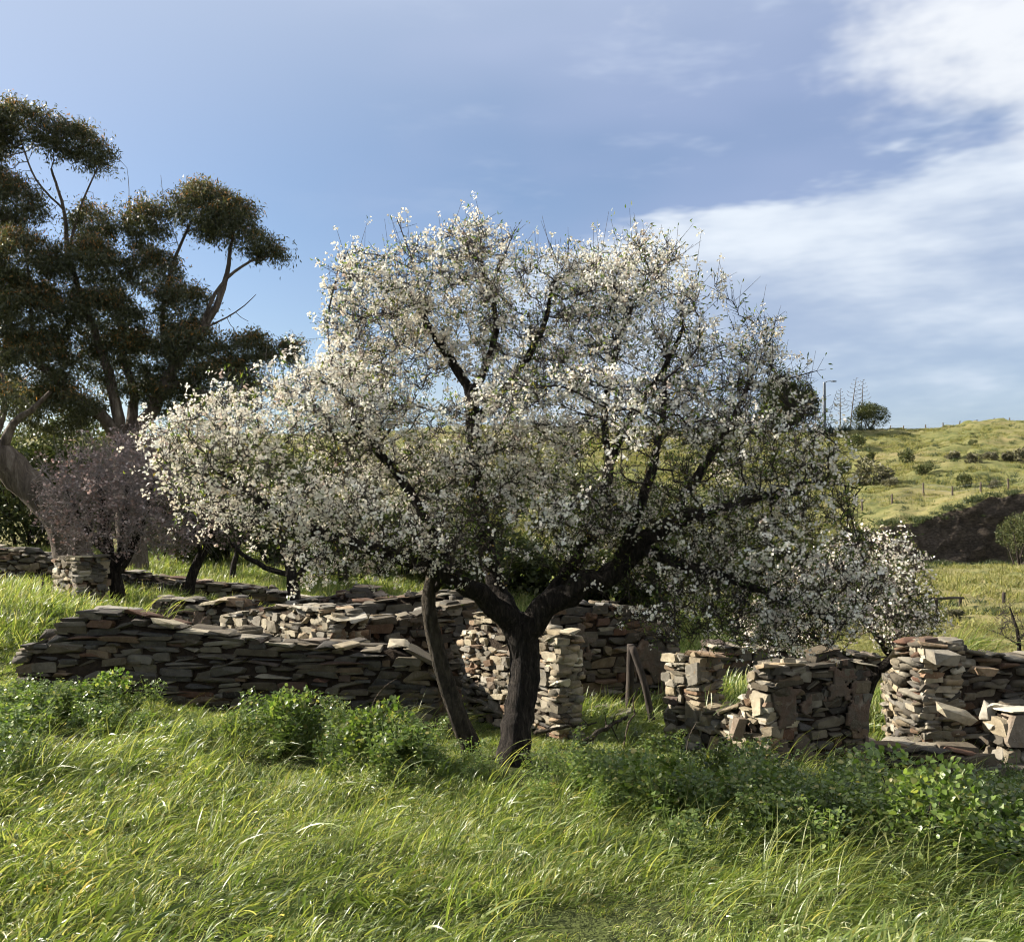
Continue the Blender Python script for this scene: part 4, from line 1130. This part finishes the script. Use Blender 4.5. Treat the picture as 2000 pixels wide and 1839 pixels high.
m_hill_shrub = leaf_mat("hill_shrub_leaf", [(0.0, (0.04, 0.055, 0.022)), (0.6, (0.085, 0.10, 0.04)), (1.0, (0.16, 0.15, 0.07))], (1.3, 1.3, 0.7, 1), 0.2, 0.6, 0.2)
m_grey_shrub = leaf_mat("grey_shrub_leaf", [(0.0, (0.07, 0.07, 0.045)), (0.6, (0.13, 0.125, 0.08)), (1.0, (0.22, 0.20, 0.14))], (1.2, 1.2, 0.8, 1), 0.2, 0.7, 0.2)
m_weed = leaf_mat("weed_leaf", [(0.0, (0.055, 0.09, 0.022)), (0.5, (0.115, 0.165, 0.04)), (0.9, (0.20, 0.235, 0.08)), (1.0, (0.30, 0.26, 0.10))], (1.5, 1.7, 0.7, 1), 0.35, 0.38, 0.5)

HILL = [  # column, base row, width px, height px, kind, label
    (1673, 876, 36, 26, 0, "round dark green shrub on the hillside just below the agave clump"),
    (1769, 906, 34, 30, 0, "round dark green shrub in the middle of the hillside, alone among pale tufts"),
    (1647, 926, 34, 20, 0, "low wide green shrub on the hillside beside the almond's right edge"),
    (1707, 946, 66, 44, 1, "largest grey-green shrub on the hillside, above the fence posts"),
    (1739, 950, 30, 16, 1, "low grey shrub touching the right side of the largest hillside shrub"),
    (1626, 944, 26, 22, 0, "small green shrub on the hillside nearest the almond's right edge"),
    (1803, 926, 30, 24, 0, "green shrub on the hillside above the third fence post from the left"),
    (1862, 898, 34, 14, 1, "flat grey shrub on the right half of the hillside"),
    (1903, 906, 28, 22, 1, "grey-green shrub high above the fence's right half"),
    (1884, 952, 30, 24, 0, "bright green shrub behind the fence, between its two middle posts"),
    (1930, 900, 26, 16, 1, "small grey shrub right of the flat grey one on the upper slope"),
    (1986, 902, 44, 22, 1, "wide grey shrub on the slope at the right edge of the picture"),
    (1901, 870, 14, 10, 0, "smallest dark shrub high on the slope near the ridge fence"),
    (1942, 956, 22, 18, 1, "grey shrub behind the fence beside its rightmost post"),
    (1698, 898, 20, 12, 0, "tiny green shrub below the agave clump, left of the round dark one"),
    (1864, 1206, 36, 16, 1, "low brushy grey shrub under the timber rail frame"),
]
for k, (px, py, w, h, kind, lab) in enumerate(HILL):
    b = hit(px, py); s = b[1] / FPX
    shrub("hill_shrub", lab, b, w * s, h * s * 1.1, 100 + k, 700, (m_hill_shrub, m_grey_shrub)[kind], (.10 * w * s, .2 * w * s), group="shrubs on the hillside", lumps=6)
b = hit(1975, 1056); b = P(1990, 1058, 74)
shrub("bush", "large soft green bush against the dark rock cutting at the right edge", [b[0], b[1], gz(b[0], b[1])], 3.4, 3.4 + 1.0, 131, 5000, m_hill_shrub, (.10, .22), cat="bush", lumps=10)

def ridge(px, D=151.0):
    x = (px - 1000) / FPX * D
    return np.array([x, D, gz(x, D) - .1])
# dark trees on the ridge
b = ridge(1535, 149); shrub("ridge_tree", "dark rounded tree on the ridge behind the almond's right edge", b, 8.2, 9.2, 141, 20000, m_scrub_leaf, (.25, .5), cat="tree", lumps=14)
b = ridge(1697); shrub("ridge_tree", "small dark domed tree on the ridge among the agave stalks", b, 6.0, 4.6, 142, 6000, m_scrub_leaf, (.18, .36), cat="tree", lumps=11)
# scrub behind the orchard
for k, (px, py, D, w, h, lab) in enumerate([
        (-60, 1085, 33, 6.0, 5.2, "dense dark scrub at the left edge behind the boundary wall"),
        (60, 1085, 34, 5.5, 5.0, "dark scrub seen under the leaning gum trunk"),
        (175, 1092, 35, 5.0, 5.2, "dark scrub right behind the leaning gum trunk's foot"),
        (300, 1085, 36, 4.6, 4.2, "dark scrub behind the twiggy purplish almond"),
        (480, 1072, 42, 6.0, 3.8, "olive scrub on the slope behind the thin dark sapling"),
        (610, 1066, 46, 6.5, 4.2, "olive scrub on the slope above the dark small tree"),
        (760, 1058, 50, 7.5, 4.6, "olive scrub high on the slope behind the almond's left half"),
        (900, 1045, 56, 8.0, 4.6, "brownish scrub far behind the almond trunk"),
        (1060, 1040, 58, 8.0, 4.4, "brownish scrub far behind the almond, right of its trunk"),
        (1220, 1040, 60, 8.0, 4.2, "brownish scrub far behind the almond's upright right limb"),
        (425, 1108, 29, 3.4, 2.6, "dark undergrowth between the leaning dark tree and the thin sapling"),
        (530, 1112, 28, 3.0, 2.2, "dark undergrowth behind the thin dark sapling, below the olive scrub"),
        (640, 1116, 28, 3.0, 2.0, "dark undergrowth behind the dark small tree, near the gabled wall"),
        (790, 1120, 27, 3.2, 2.0, "dark undergrowth behind the middle wall and the leaning trunk"),
        (960, 1128, 25, 2.6, 1.9, "dark scrub right behind the ruin, seen past the almond's fork"),
        (1090, 1132, 26, 2.8, 1.8, "dark scrub behind the patchy back wall's left half"),
        (1210, 1140, 26, 2.8, 1.8, "dark scrub behind the patchy back wall's right half"),
        (1340, 1130, 40, 5.0, 2.4, "dark scrub in the hollow behind the almond's right limbs"),
        (1480, 1150, 38, 4.5, 2.4, "dark scrub in the hollow left of the smaller almond"),
        ]):
    q = P(px, py, D)
    shrub("scrub_bush", lab, [q[0], q[1], gz(q[0], q[1])], w, h, 150 + k, 6500, m_scrub_leaf, (.12, .28), cat="bush", group="scrub behind the ruin", lumps=10)

# lamp post
m_steel, n = new_mat("galvanised_steel")
finish(n, principled(n, n.ramp(n.noise(None, 3.0), [(.3, (.10, .12, .15)), (.7, (.15, .17, .20))]), .5, .5).outputs[0])
b = ridge(1610, 152); s = b[1] / FPX
lp = empty("lamp_post", tuple(b)); tag(lp, "tall tapered grey lamp post standing on the ridge", "lamp post")
hh = 100 * s
pts, rr = resample([[0, 0, -.3], [0, 0, hh * .5], [0, 0, hh]], [.36, .28, .2], .5)
obj("pole", tube_mesh("pole", pts, rr, 10), m_steel, lp)
pts, rr = resample([[0, 0, hh - .1], [.5, 0, hh + .12], [1.1, 0, hh + .16]], [.07, .06, .05], .2)
arm = obj("arm", tube_mesh("arm", pts, rr, 8), m_steel, lp)
pts, rr = resample([[1.0, 0, hh + .12], [1.5, 0, hh + .15], [1.9, 0, hh + .12]], [.07, .14, .08], .15)
obj("lamp_head", tube_mesh("lamp_head", pts, rr, 8), m_steel, arm)

# agaves: rosettes and dead flower stalks
m_agave = leaf_mat("agave_leaf", [(0, (.055, .075, .06)), (1, (.12, .15, .12))], (1, 1, .9, 1), .1, .5, .4)
m_dry = bark_mat("dry_stalk", (.05, .04, .03), (.10, .08, .06), (.17, .14, .10), 1, 5)
def agave(label, px, py, wpx, seed):
    b = ridge(px, 149.5); s = b[1] / FPX; r = np.random.default_rng(seed)
    k = 46; a = r.uniform(0, 2 * math.pi, k); e = r.uniform(.25, 1.35, k)
    d = np.stack([np.cos(a) * np.cos(e), np.sin(a) * np.cos(e), np.sin(e)], 1)
    L = r.uniform(.7, 1.1, k) * wpx * s * .62
    V, Fq, T = leaves(np.zeros((k, 3)) + r.normal(0, .12 * wpx * s, (k, 3)) * [1, 1, 0], d, np.cross(d, np.stack([-np.sin(a), np.cos(a), a * 0], 1)), L, L * .16, r.random(k), .05)
    o = empty("agave", tuple(b)); tag(o, label, "agave", "agaves on the ridge")
    obj("rosette", mesh_np("rosette", V, Fq, T), m_agave, o)
    obj("heart", hull_mesh("heart", [np.array([math.cos(t) * .3, math.sin(t) * .3, z]) * wpx * s * .35 for t in np.linspace(0, 6, 7) for z in (-.2, .8)] + [np.array([0, 0, wpx * s * .6])]), m_agave, o)
for k, (px, py, w, lab) in enumerate([(1588, 848, 26, "agave rosette on the ridge touching the dark ridge tree"), (1602, 846, 28, "agave rosette at the left foot of the lamp post"), (1622, 846, 30, "agave rosette at the right foot of the lamp post"),
                                   (1640, 844, 28, "agave rosette under the leftmost flower stalk"), (1658, 843, 28, "agave rosette left of the small domed ridge tree"), (1680, 842, 26, "agave rosette in front of the small domed ridge tree"), (1702, 840, 22, "small agave rosette at the right foot of the domed ridge tree")]):
    agave(lab, px, py, w, 200 + k)
def agave_stalk(label, px, py, top, seed, lean=0):
    b = ridge(px, 152); s = b[1] / FPX; h = (py - top) * s; r = np.random.default_rng(seed)
    o = empty("agave_stalk", tuple(b)); tag(o, label, "plant stalk", "dead agave stalks on the ridge")
    pts, rr = resample([[0, 0, -.2], [lean * .4, 0, h * .5], [lean, 0, h]], [.10, .075, .03], .5)
    obj("stem", tube_mesh("stem", pts, rr, 6), m_dry, o)
    VV, FF, off = [], [], 0
    for k in range(15):
        z = h * (.45 + .54 * k / 14); ln = (1.15 - .95 * (k / 14)) * h * .14; a = r.uniform(-.5, .5) + (math.pi if k % 2 else 0)
        p0 = np.array([lean * z / h, 0, z]); d = np.array([math.cos(a), math.sin(a), .25])
        p1 = p0 + d * ln; p2 = p1 + np.array([d[0] * ln * .3, d[1] * ln * .3, ln * .35])
        for a_, b_, r1, r2 in ((p0, p1, .035, .025), (p1, p2, .05, .03)):
            v, f = sticks(a_[None], b_[None], np.array([r1]), np.array([r2])); VV.append(v); FF.append(f + off); off += len(v)
    obj("side_branches", mesh_np("side_branches", np.concatenate(VV), np.concatenate(FF)), m_dry, o)
agave_stalk("dead agave stalk, leftmost and shortest of the three beside the lamp post", 1641, 838, 752, 1)
agave_stalk("dead agave stalk, tallest and middle of the three on the ridge", 1660, 838, 730, 2, 1.0)
agave_stalk("dead agave stalk rising behind the small domed ridge tree", 1682, 838, 734, 3, .3)
agave_stalk("dead agave stalk standing above the dark ridge tree by the almond", 1572, 838, 722, 4, .2)

# fences
def fence(name, label, spots, hpx, seed, rad=.06, wires=2):
    bases = [ridge(x, 154) if y < 860 else hit(x, y) for x, y in spots]
    o = empty(name, tuple(bases[0])); tag(o, label, "fence")
    tops = []
    r = np.random.default_rng(seed)
    for k, b in enumerate(bases):
        h = hpx * b[1] / FPX * r.uniform(.9, 1.1); t = b + np.array([r.normal(0, .05), 0, h]); tops.append((b, t))
        po = post("post", None, b - bases[0] - [0, 0, .2], t - bases[0], rad, m_post, None, 6, seed=seed + k, parent=o)
    for wv in range(wires):
        f = .5 + .4 * wv
        pp = [b + (t - b) * f - bases[0] for b, t in tops]
        for k in range(len(pp) - 1):
            v, q = sticks(pp[k][None], pp[k + 1][None], np.array([.008]), np.array([.008]))
            obj("wire", mesh_np("wire", v, q), m_steel, o)
fence("wire_fence", "wire fence with dark posts crossing the hillside above the rock cutting",
      [(1684, 998), (1742, 987), (1804, 967), (1861, 972), (1916, 964), (1969, 956), (2030, 950)], 23, 300, .085)
fence("wire_fence", "fence of small posts along the skyline of the ridge",
      [(1739, 842), (1765, 840), (1808, 837), (1842, 836), (1875, 834), (1908, 833), (1941, 832), (1972, 831), (2010, 830)], 11, 320, .09)
b = hit(1961, 1180); post("fence_post", "single short dark post in the lower field at the right edge", b - [0, 0, .1], b + [0, 0, 24 * b[1] / FPX], .08, m_char, "post", seed=9)
# rail frame in the lower field
b = hit(1829, 1200); s = b[1] / FPX
rf = empty("rail_frame", tuple(b)); tag(rf, "dark timber rail on two posts standing in the lower field", "rail")
b2_ = hit(1876, 1186)
post("post", None, [0, 0, -.1], [0, 0, 33 * s], .07, m_char, None, 8, parent=rf, seed=11)
q = b2_ - b; post("post", None, q - [0, 0, .1], q + [0, 0, 20 * b2_[1] / FPX], .07, m_char, None, 8, parent=rf, seed=12)
post("rail", None, np.array([-.25, 0, 33 * s - .04]), q + [.12, 0, 20 * b2_[1] / FPX - .03], .055, m_char, None, 8, parent=rf, seed=13)

# ------------------------------------------------------------------ weeds and grass
def in_walls(X, Y, pad=0.06):
    bad = np.zeros(len(X), bool)
    for a, b, th in FOOT:
        d = b - a; L = np.linalg.norm(d); u = d / L; nn = np.array([u[1], -u[0]])
        rx, ry = X - a[0], Y - a[1]
        s = rx * u[0] + ry * u[1]; v = -(rx * nn[0] + ry * nn[1])
        bad |= (s > -pad) & (s < L + pad) & (v > -pad) & (v < th + pad)
    return bad

m_grass = leaf_mat("grass_blade", [(0.0, (0.06, 0.10, 0.021)), (0.4, (0.13, 0.18, 0.042)), (0.72, (0.215, 0.25, 0.08)), (0.92, (0.32, 0.31, 0.14)), (1.0, (0.33, 0.21, 0.08))], (1.55, 1.5, 0.75, 1), 0.42, 0.40, 0.42)
m_grass_far = leaf_mat("dry_meadow_grass", [(0.0, (0.11, 0.13, 0.038)), (0.5, (0.19, 0.19, 0.07)), (1.0, (0.29, 0.25, 0.12))], (1.4, 1.4, 0.7, 1), 0.35, 0.6, 0.2)

def tuft_mesh(name, seed, blades, h, spread, width, segs, lean, seeds=0.0, tint=(0, 1)):
    r = np.random.default_rng(seed)
    V, Fq, T, off = [], [], [], 0
    for k in range(blades):
        ln = r.uniform(.55, 1.1) * h
        base = np.array([r.normal(0, spread), r.normal(0, spread), 0])
        a = r.uniform(0, 2 * math.pi); d0 = norm(np.array([math.cos(a) * .38, math.sin(a) * .38, 1.0]) + np.array([lean * .35, 0, 0]))
        bend = np.array([lean * r.uniform(.5, 1.4), r.normal(0, .22), -r.uniform(.1, .75) * (lean + .25)]) + np.array([math.cos(a), math.sin(a), 0]) * .35
        w = width * r.uniform(.6, 1.25)
        side = norm(np.cross(d0, np.array([math.cos(a + r.normal(1.2, .6)), math.sin(a + r.normal(1.2, .6)), .1])))
        tv = r.uniform(*tint)
        stalk = r.random() < seeds
        p = base.copy(); d = d0.copy()
        for s in range(segs + 1):
            t = s / segs
            ww = w * (1 - t ** 1.8) + w * .04
            if stalk: ww = w * (.28 if t < .7 else .85 * (1 - (t - .7) / .3) + .1)
            V.append(p - side * ww / 2); V.append(p + side * ww / 2); T += [min(tv + (.08 if stalk else 0), 1)] * 2
            if s < segs: Fq.append([off + 2 * s, off + 2 * s + 1, off + 2 * s + 3, off + 2 * s + 2])
            d = norm(d + bend * (1.35 / segs) * (.35 + 1.2 * t)); p = p + d * ln / segs
        off += 2 * (segs + 1)
    return mesh_np(name, np.array(V), np.array(Fq), np.array(T))

def scatter(name, label, pts, scale, rot, idx, meshes, mat, kind="stuff"):
    """many small instances of a few hand-made tufts on given points (one object: nobody could count them)"""
    src = bpy.data.collections.new(name + "_sources")
    for k, me in enumerate(meshes):
        if not me.materials: me.materials.append(mat)
        src.objects.link(bpy.data.objects.new("%s_tuft_%d" % (name, k), me))
    me = bpy.data.meshes.new(name)
    n_ = len(pts)
    me.vertices.add(n_); me.vertices.foreach_set('co', np.asarray(pts, np.float32).ravel())
    for nm, ty, dat in (("s", 'FLOAT', scale), ("i", 'INT', idx)):
        at = me.attributes.new(nm, ty, 'POINT'); at.data.foreach_set('value', np.asarray(dat, np.float32 if ty == 'FLOAT' else np.int32))
    at = me.attributes.new("rot", 'FLOAT_VECTOR', 'POINT'); at.data.foreach_set('vector', np.asarray(rot, np.float32).ravel())
    o = obj(name, me, mat)
    tag(o, label, kind=kind)
    ng = bpy.data.node_groups.new(name, 'GeometryNodeTree')
    ng.interface.new_socket("Geometry", in_out='INPUT', socket_type='NodeSocketGeometry')
    ng.interface.new_socket("Geometry", in_out='OUTPUT', socket_type='NodeSocketGeometry')
    gi = ng.nodes.new('NodeGroupInput'); go = ng.nodes.new('NodeGroupOutput')
    ci = ng.nodes.new('GeometryNodeCollectionInfo'); ci.inputs[0].default_value = src
    ci.inputs['Separate Children'].default_value = True; ci.inputs['Reset Children'].default_value = True
    iop = ng.nodes.new('GeometryNodeInstanceOnPoints'); iop.inputs['Pick Instance'].default_value = True
    def attr(nm, ty):
        a = ng.nodes.new('GeometryNodeInputNamedAttribute'); a.data_type = ty; a.inputs[0].default_value = nm
        return a.outputs[0]
    ng.links.new(gi.outputs[0], iop.inputs['Points']); ng.links.new(ci.outputs[0], iop.inputs['Instance'])
    ng.links.new(attr("i", 'INT'), iop.inputs['Instance Index'])
    ng.links.new(attr("rot", 'FLOAT_VECTOR'), iop.inputs['Rotation']); ng.links.new(attr("s", 'FLOAT'), iop.inputs['Scale'])
    ng.links.new(iop.outputs[0], go.inputs[0])
    md = o.modifiers.new("scatter", 'NODES'); md.node_group = ng
    return o

def spread_pts(n_, y0, y1, margin, seed, power=1.0):
    r = np.random.default_rng(seed)
    # even density over the ground seen by the camera
    Y = np.sqrt(r.uniform(y0 ** 2, y1 ** 2, n_)) if power == 1.0 else y0 * (y1 / y0) ** r.random(n_)
    X = r.uniform(-1, 1, n_) * (Y * .545 + margin)
    return X, Y, r

# weeds (mallow and nettle): where they grow, in photo columns / rows of their feet
def weed_mesh(seed, h, n_leaf, lsize):
    r = np.random.default_rng(seed)
    ns = 7
    a = r.uniform(0, 2 * math.pi, ns); l = r.uniform(.1, .45, ns) * h
    tops = np.stack([np.cos(a) * l, np.sin(a) * l, r.uniform(.7, 1.05, ns) * h], 1)
    V1, F1 = sticks(np.zeros((ns, 3)), tops, np.full(ns, .005), np.full(ns, .003))
    k = r.integers(0, ns, n_leaf); t = r.uniform(.15, 1.0, n_leaf) ** .7
    an = r.uniform(0, 2 * math.pi, n_leaf); out = np.stack([np.cos(an), np.sin(an), r.uniform(.0, .6, n_leaf)], 1)
    C = tops[k] * t[:, None] + out * r.uniform(.01, .10, n_leaf)[:, None] * h * 1.3
    L = r.uniform(*lsize, n_leaf) * (1.2 - .5 * t)
    V2, F2, T2 = leaves(C, out + r.normal(0, .3, out.shape) + np.array([0, 0, -.25]), r.normal(0, .35, out.shape) + np.array([0, 0, 1.0]), L, L * r.uniform(.75, 1.05, n_leaf), r.random(n_leaf), .1, 'broad')
    V = np.concatenate([V1, V2]); Fq = np.concatenate([F1, F2 + len(V1)]); T = np.concatenate([np.full(len(V1), .6), T2])
    return mesh_np("weed_mesh", V, Fq, T)
WEEDS = [weed_mesh(s, .38, 150, (.024, .048)) for s in (1, 2, 3, 4)]
zones = [  # px, py, rx, ry, count, scale
    (60, 1400, 130, 40, 40, .85), (190, 1410, 110, 40, 36, .85), (330, 1450, 120, 40, 24, .65), (560, 1450, 70, 40, 30, .95), (470, 1460, 90, 30, 16, .7), (740, 1490, 90, 45, 44, 1.0), (850, 1510, 90, 35, 24, .6),
    (930, 1520, 40, 25, 16, .4), (1110, 1545, 80, 35, 30, .65), (1230, 1560, 140, 65, 48, .95), (1400, 1590, 160, 75, 58, 1.0), (1540, 1615, 130, 70, 36, .95),
    (1660, 1630, 110, 45, 40, .95), (1840, 1620, 150, 60, 34, .85), (20, 1500, 60, 60, 18, 1.0), (1190, 1440, 110, 25, 16, .5), (1980, 1580, 60, 40, 20, .9), (700, 1420, 120, 20, 16, .6), (830, 1430, 60, 25, 12, .6),
    (1780, 1450, 70, 25, 16, .6), (60, 1230, 60, 50, 20, .6)]
rw = np.random.default_rng(77)
pts, sc = [], []
for px, py, rx, ry, c, s in zones:
    for _ in range(c):
        q = hit(px + rw.normal(0, rx * .5), py + rw.normal(0, ry * .5))
        pts.append(q); sc.append(s * rw.uniform(.45, 1.4))
pts = np.array(pts); sc = np.array(sc)
ok = ~in_walls(pts[:, 0], pts[:, 1], .12)
pts, sc = pts[ok], sc[ok]
scatter("leafy_weeds", "broad-leaved green weeds growing along the foot of the ruined walls", pts, sc,
        np.stack([rw.normal(0, .12, len(pts)), rw.normal(.1, .12, len(pts)), rw.uniform(0, 6.28, len(pts))], 1), rw.integers(0, 4, len(pts)), WEEDS, m_weed)
# single leafy plants that stand out
for k, (px, py, w, h, lab) in enumerate([
        (1800, 1672, .95, .68, "bright leafy bush catching the sun in front of the lower right wall"),
        (1960, 1670, .75, .55, "leafy bush at the right edge, right of the bright one"),
        (572, 1462, .42, .62, "upright leafy weed in front of the long dark wall's middle"),
        (745, 1500, .55, .60, "bushy leafy weed left of the leaning trunk's foot"),
        (210, 1402, .50, .50, "leafy weed sunlit against the long dark wall's left end"),
        (1300, 1590, .60, .50, "broad shaded leafy bush right of the almond trunk's foot"),
        (1480, 1612, .55, .48, "dark leafy bush below the window gap, deep in tree shade")]):
    b = hit(px, py)
    shrub("leafy_weed", lab, b, w * 1.25, h, 400 + k, int(1500 * max(1, w / .5)), m_weed, (.028, .055), cat="plant", lumps=9, broad=True, lw=(.75, 1.0), group="single leafy weeds")

# grass: fine near grass, bent to the right by the wind
G1 = [tuft_mesh("grass_tuft", 500 + k, 200, .155, .15, .0085, 5, 1.2, .04, (0, .96)) for k in range(6)]
G2 = [tuft_mesh("grass_tuft", 520 + k, 100, .20, .16, .0135, 6, 1.3, .0, (0, .8)) for k in range(4)]
X, Y, r = spread_pts(5200, 3.2, 13.6, 1.9, 81)
ok = ~in_walls(X, Y, .03); X, Y = X[ok], Y[ok]
hf = np.array([fbm(x, y, .55, 3, 5.0) for x, y in zip(X, Y)])
sel = np.array([fbm(x, y, .8, 3, 15.0) for x, y in zip(X, Y)])
S_ = np.clip(.85 + .85 * hf, .3, 1.35) * r.uniform(.7, 1.2, len(X))
behind = in_walls(X, Y - .45, .1)
S_ = np.where(behind, S_ * .8, S_) * np.interp(Y, [4, 7, 9.5, 13], [1.05, 1.0, .72, .62])
ii = np.where(sel + r.normal(0, .2, len(X)) > .36, 6 + r.integers(0, 4, len(X)), r.integers(0, 6, len(X)))
Z = ground_z(X, Y) - .02
tb = P(1000, 1505, 9.35); dt = np.hypot(X - tb[0], (Y - tb[1] + .35) * .7)
S_ = S_ * np.clip(dt / .7, .3, 1)
scatter("meadow_grass", "long bright green grass bent by the wind across the foreground", np.stack([X, Y, Z], 1), S_,
        np.stack([r.normal(0, .10, len(X)), r.normal(.06, .18, len(X)), r.normal(0, .85, len(X))], 1), ii, G1 + G2, m_grass)
# taller bent stalks along the walls and in the shade
G3 = [tuft_mesh("tall_grass", 540 + k, 10, .52, .07, .008, 8, 1.25, .45, (.1, .85)) for k in range(4)]
pts = []
for px, py, rx, ry, c in [(1560, 1520, 120, 30, 50), (1720, 1540, 160, 40, 60), (1880, 1540, 120, 40, 50), (1450, 1620, 200, 60, 110), (1250, 1580, 150, 60, 90), (1700, 1720, 250, 40, 60), (800, 1440, 120, 30, 40), (620, 1450, 150, 40, 30), (350, 1470, 250, 50, 50), (1150, 1420, 120, 30, 50), (1780, 1450, 60, 30, 25), (60, 1520, 80, 40, 20), (600, 1620, 500, 90, 40), (1400, 1790, 500, 60, 25)]:
    for _ in range(c): pts.append(hit(px + rw.normal(0, rx * .5), py + rw.normal(0, ry * .5)))
pts = np.array(pts); ok = ~in_walls(pts[:, 0], pts[:, 1], .05); pts = pts[ok]
tops = [P(1895 + rw.normal(0, 25), 1272, 11.6) for _ in range(9)] + [P(1420 + rw.normal(0, 14), 1392, 10.62) for _ in range(5)] + [P(250 + rw.normal(0, 40), 1206, 12.0) for _ in range(5)]
pts = np.concatenate([pts, np.array(tops)])
scatter("tall_grass", "tall arching seed-headed grass stalks among the weeds", pts, rw.uniform(.7, 1.2, len(pts)),
        np.stack([rw.normal(0, .1, len(pts)), rw.normal(.1, .1, len(pts)), rw.normal(0, .5, len(pts))], 1), rw.integers(0, 4, len(pts)), G3, m_grass)
# middle distance
G4 = [tuft_mesh("mid_grass", 560 + k, 30, .30, .10, .016, 4, .6, .1, (.1, .9)) for k in range(4)]
X, Y, r = spread_pts(11000, 13.2, 34, 1.5, 83)
ok = ~in_walls(X, Y, .03); X, Y = X[ok], Y[ok]
dry = (X / Y > .27) & (Y > 15.5)
Xd, Yd = X[dry], Y[dry]; X, Y = X[~dry], Y[~dry]
scatter("field_grass", "pale olive grass in the lower field beyond the right-hand wall", np.stack([Xd, Yd, ground_z(Xd, Yd) - .02], 1), r.uniform(.35, .9, len(Xd)),
        np.stack([r.normal(0, .1, len(Xd)), r.normal(.05, .1, len(Xd)), r.normal(0, .6, len(Xd))], 1), r.integers(0, 4, len(Xd)), [m.copy() for m in G4], m_grass_far)
scatter("bank_grass", "green grass on the banks around and behind the ruin", np.stack([X, Y, ground_z(X, Y) - .02], 1), r.uniform(.6, 1.4, len(X)),
        np.stack([r.normal(0, .1, len(X)), r.normal(.05, .1, len(X)), r.normal(0, .6, len(X))], 1), r.integers(0, 4, len(X)), G4, m_grass)
# far field and hill
G5 = [tuft_mesh("hill_grass", 580 + k, 26, .34, .28, .05, 3, .5, .0) for k in range(4)]
X, Y, r = spread_pts(30000, 32, 150, 2.0, 85)
kk = (X / Y > -.05); X, Y = X[kk], Y[kk]
cl = np.array([fbm(x, y, .16, 3, 25.0) for x, y in zip(X, Y)])
kk = (cl + r.normal(0, .25, len(X)) > -.15) & ~((Y > 75.5) & (Y < 80) & (X / Y > .34)); X, Y, cl = X[kk], Y[kk], cl[kk]
scatter("hill_grass", "dry yellow-green tussock grass over the lower field and the hill", np.stack([X, Y, ground_z(X, Y) - .03], 1), r.uniform(.5, 1.1, len(X)) * (1 + .5 * np.clip(cl, 0, 1)),
        np.stack([r.normal(0, .1, len(X)), r.normal(0, .1, len(X)), r.uniform(0, 6.28, len(X))], 1), r.integers(0, 4, len(X)), G5, m_grass_far)

G6 = [tuft_mesh("tussock", 600 + k, 40, .55, .22, .05, 3, .35, .0, (0, .45)) for k in range(3)]
X, Y, r = spread_pts(3400, 30, 150, 2.0, 87)
kk = (X / Y > .0) & ~((Y > 75) & (Y < 80) & (X / Y > .34)); X, Y = X[kk], Y[kk]
cl = np.array([fbm(x, y, .11, 3, 45.0) for x, y in zip(X, Y)]); kk = cl + r.normal(0, .2, len(X)) > .1; X, Y = X[kk], Y[kk]
Xe = r.uniform(.35, .56, 260); Ye = np.where(r.random(260) < .55, r.normal(79.3, .5, 260), r.normal(75.8, .5, 260)); Xe = Xe * Ye
X = np.concatenate([X, Xe]); Y = np.concatenate([Y, Ye])
scatter("tussocks", "darker tussocks dotted over the hillside and lower field", np.stack([X, Y, ground_z(X, Y) - .04], 1), r.uniform(.4, 1.2, len(X)),
        np.stack([r.normal(0, .1, len(X)), r.normal(0, .1, len(X)), r.uniform(0, 6.28, len(X))], 1), r.integers(0, 3, len(X)), G6, m_hill_shrub)

# fallen branches by the trunk
def dead_branch(label, pts, r0, seed):
    r = np.random.default_rng(seed)
    pp = [hit(x, y) + np.array([0, 0, z]) for x, y, z in pts]
    ps, rs = resample(pp, np.linspace(r0, r0 * .35, len(pp)), .06)
    ps = ps + r.normal(0, r0 * .3, ps.shape)
    b = ps[0].copy(); o = empty("fallen_branch", tuple(b)); tag(o, label, "branch")
    obj("limb", tube_mesh("limb", ps - b, rs, 7, .1, seed), m_grey_bark, o)
    k = r.integers(1, len(ps) - 1, 5); A = ps[k] - b; B = A + norm(r.normal(size=A.shape) + [0, 0, .7]) * r.uniform(.12, .3, (5, 1))
    v, f = sticks(A, B, np.full(5, r0 * .3), np.full(5, r0 * .12)); obj("twigs", mesh_np("twigs", v, f), m_grey_bark, o)
dead_branch("pale fallen branch in the weeds right of the almond trunk", [(1140, 1482, .16), (1180, 1462, .22), (1225, 1444, .28)], .035, 1)
dead_branch("dark fallen branch right beside the almond trunk's foot", [(1045, 1450, .1), (1100, 1452, .18), (1165, 1440, .16)], .025, 2)
dead_branch("dark dead branch behind the leaning trunk's foot", [(800, 1450, .08), (850, 1446, .16), (905, 1452, .1)], .025, 3)
def stalk(label, pts, D, r0, seed):
    pp = [P(x, y, D) for x, y in pts]; pp[0] = np.array([pp[0][0], D, gz(pp[0][0], D) - .03])
    ps, rs = resample(pp, np.linspace(r0, r0 * .5, len(pp)), .05)
    o = obj("dry_stalk", tube_mesh("dry_stalk", ps - ps[0], rs, 6), m_dry, loc=tuple(ps[0])); tag(o, label, "plant stalk")
stalk("crooked dry stalk standing left of the sunlit pillar", [(1216, 1446), (1228, 1410), (1240, 1395), (1236, 1372), (1246, 1345)], 10.6, .012, 1)
stalk("thin dry stalk against the foot of the sunlit pillar", [(1336, 1478), (1346, 1440), (1362, 1408)], 10.1, .008, 2)
stalk("bent pale stalk leaning on the long dark wall near its right end", [(712, 1400), (730, 1370), (752, 1340), (775, 1325)], 11.1, .007, 3)
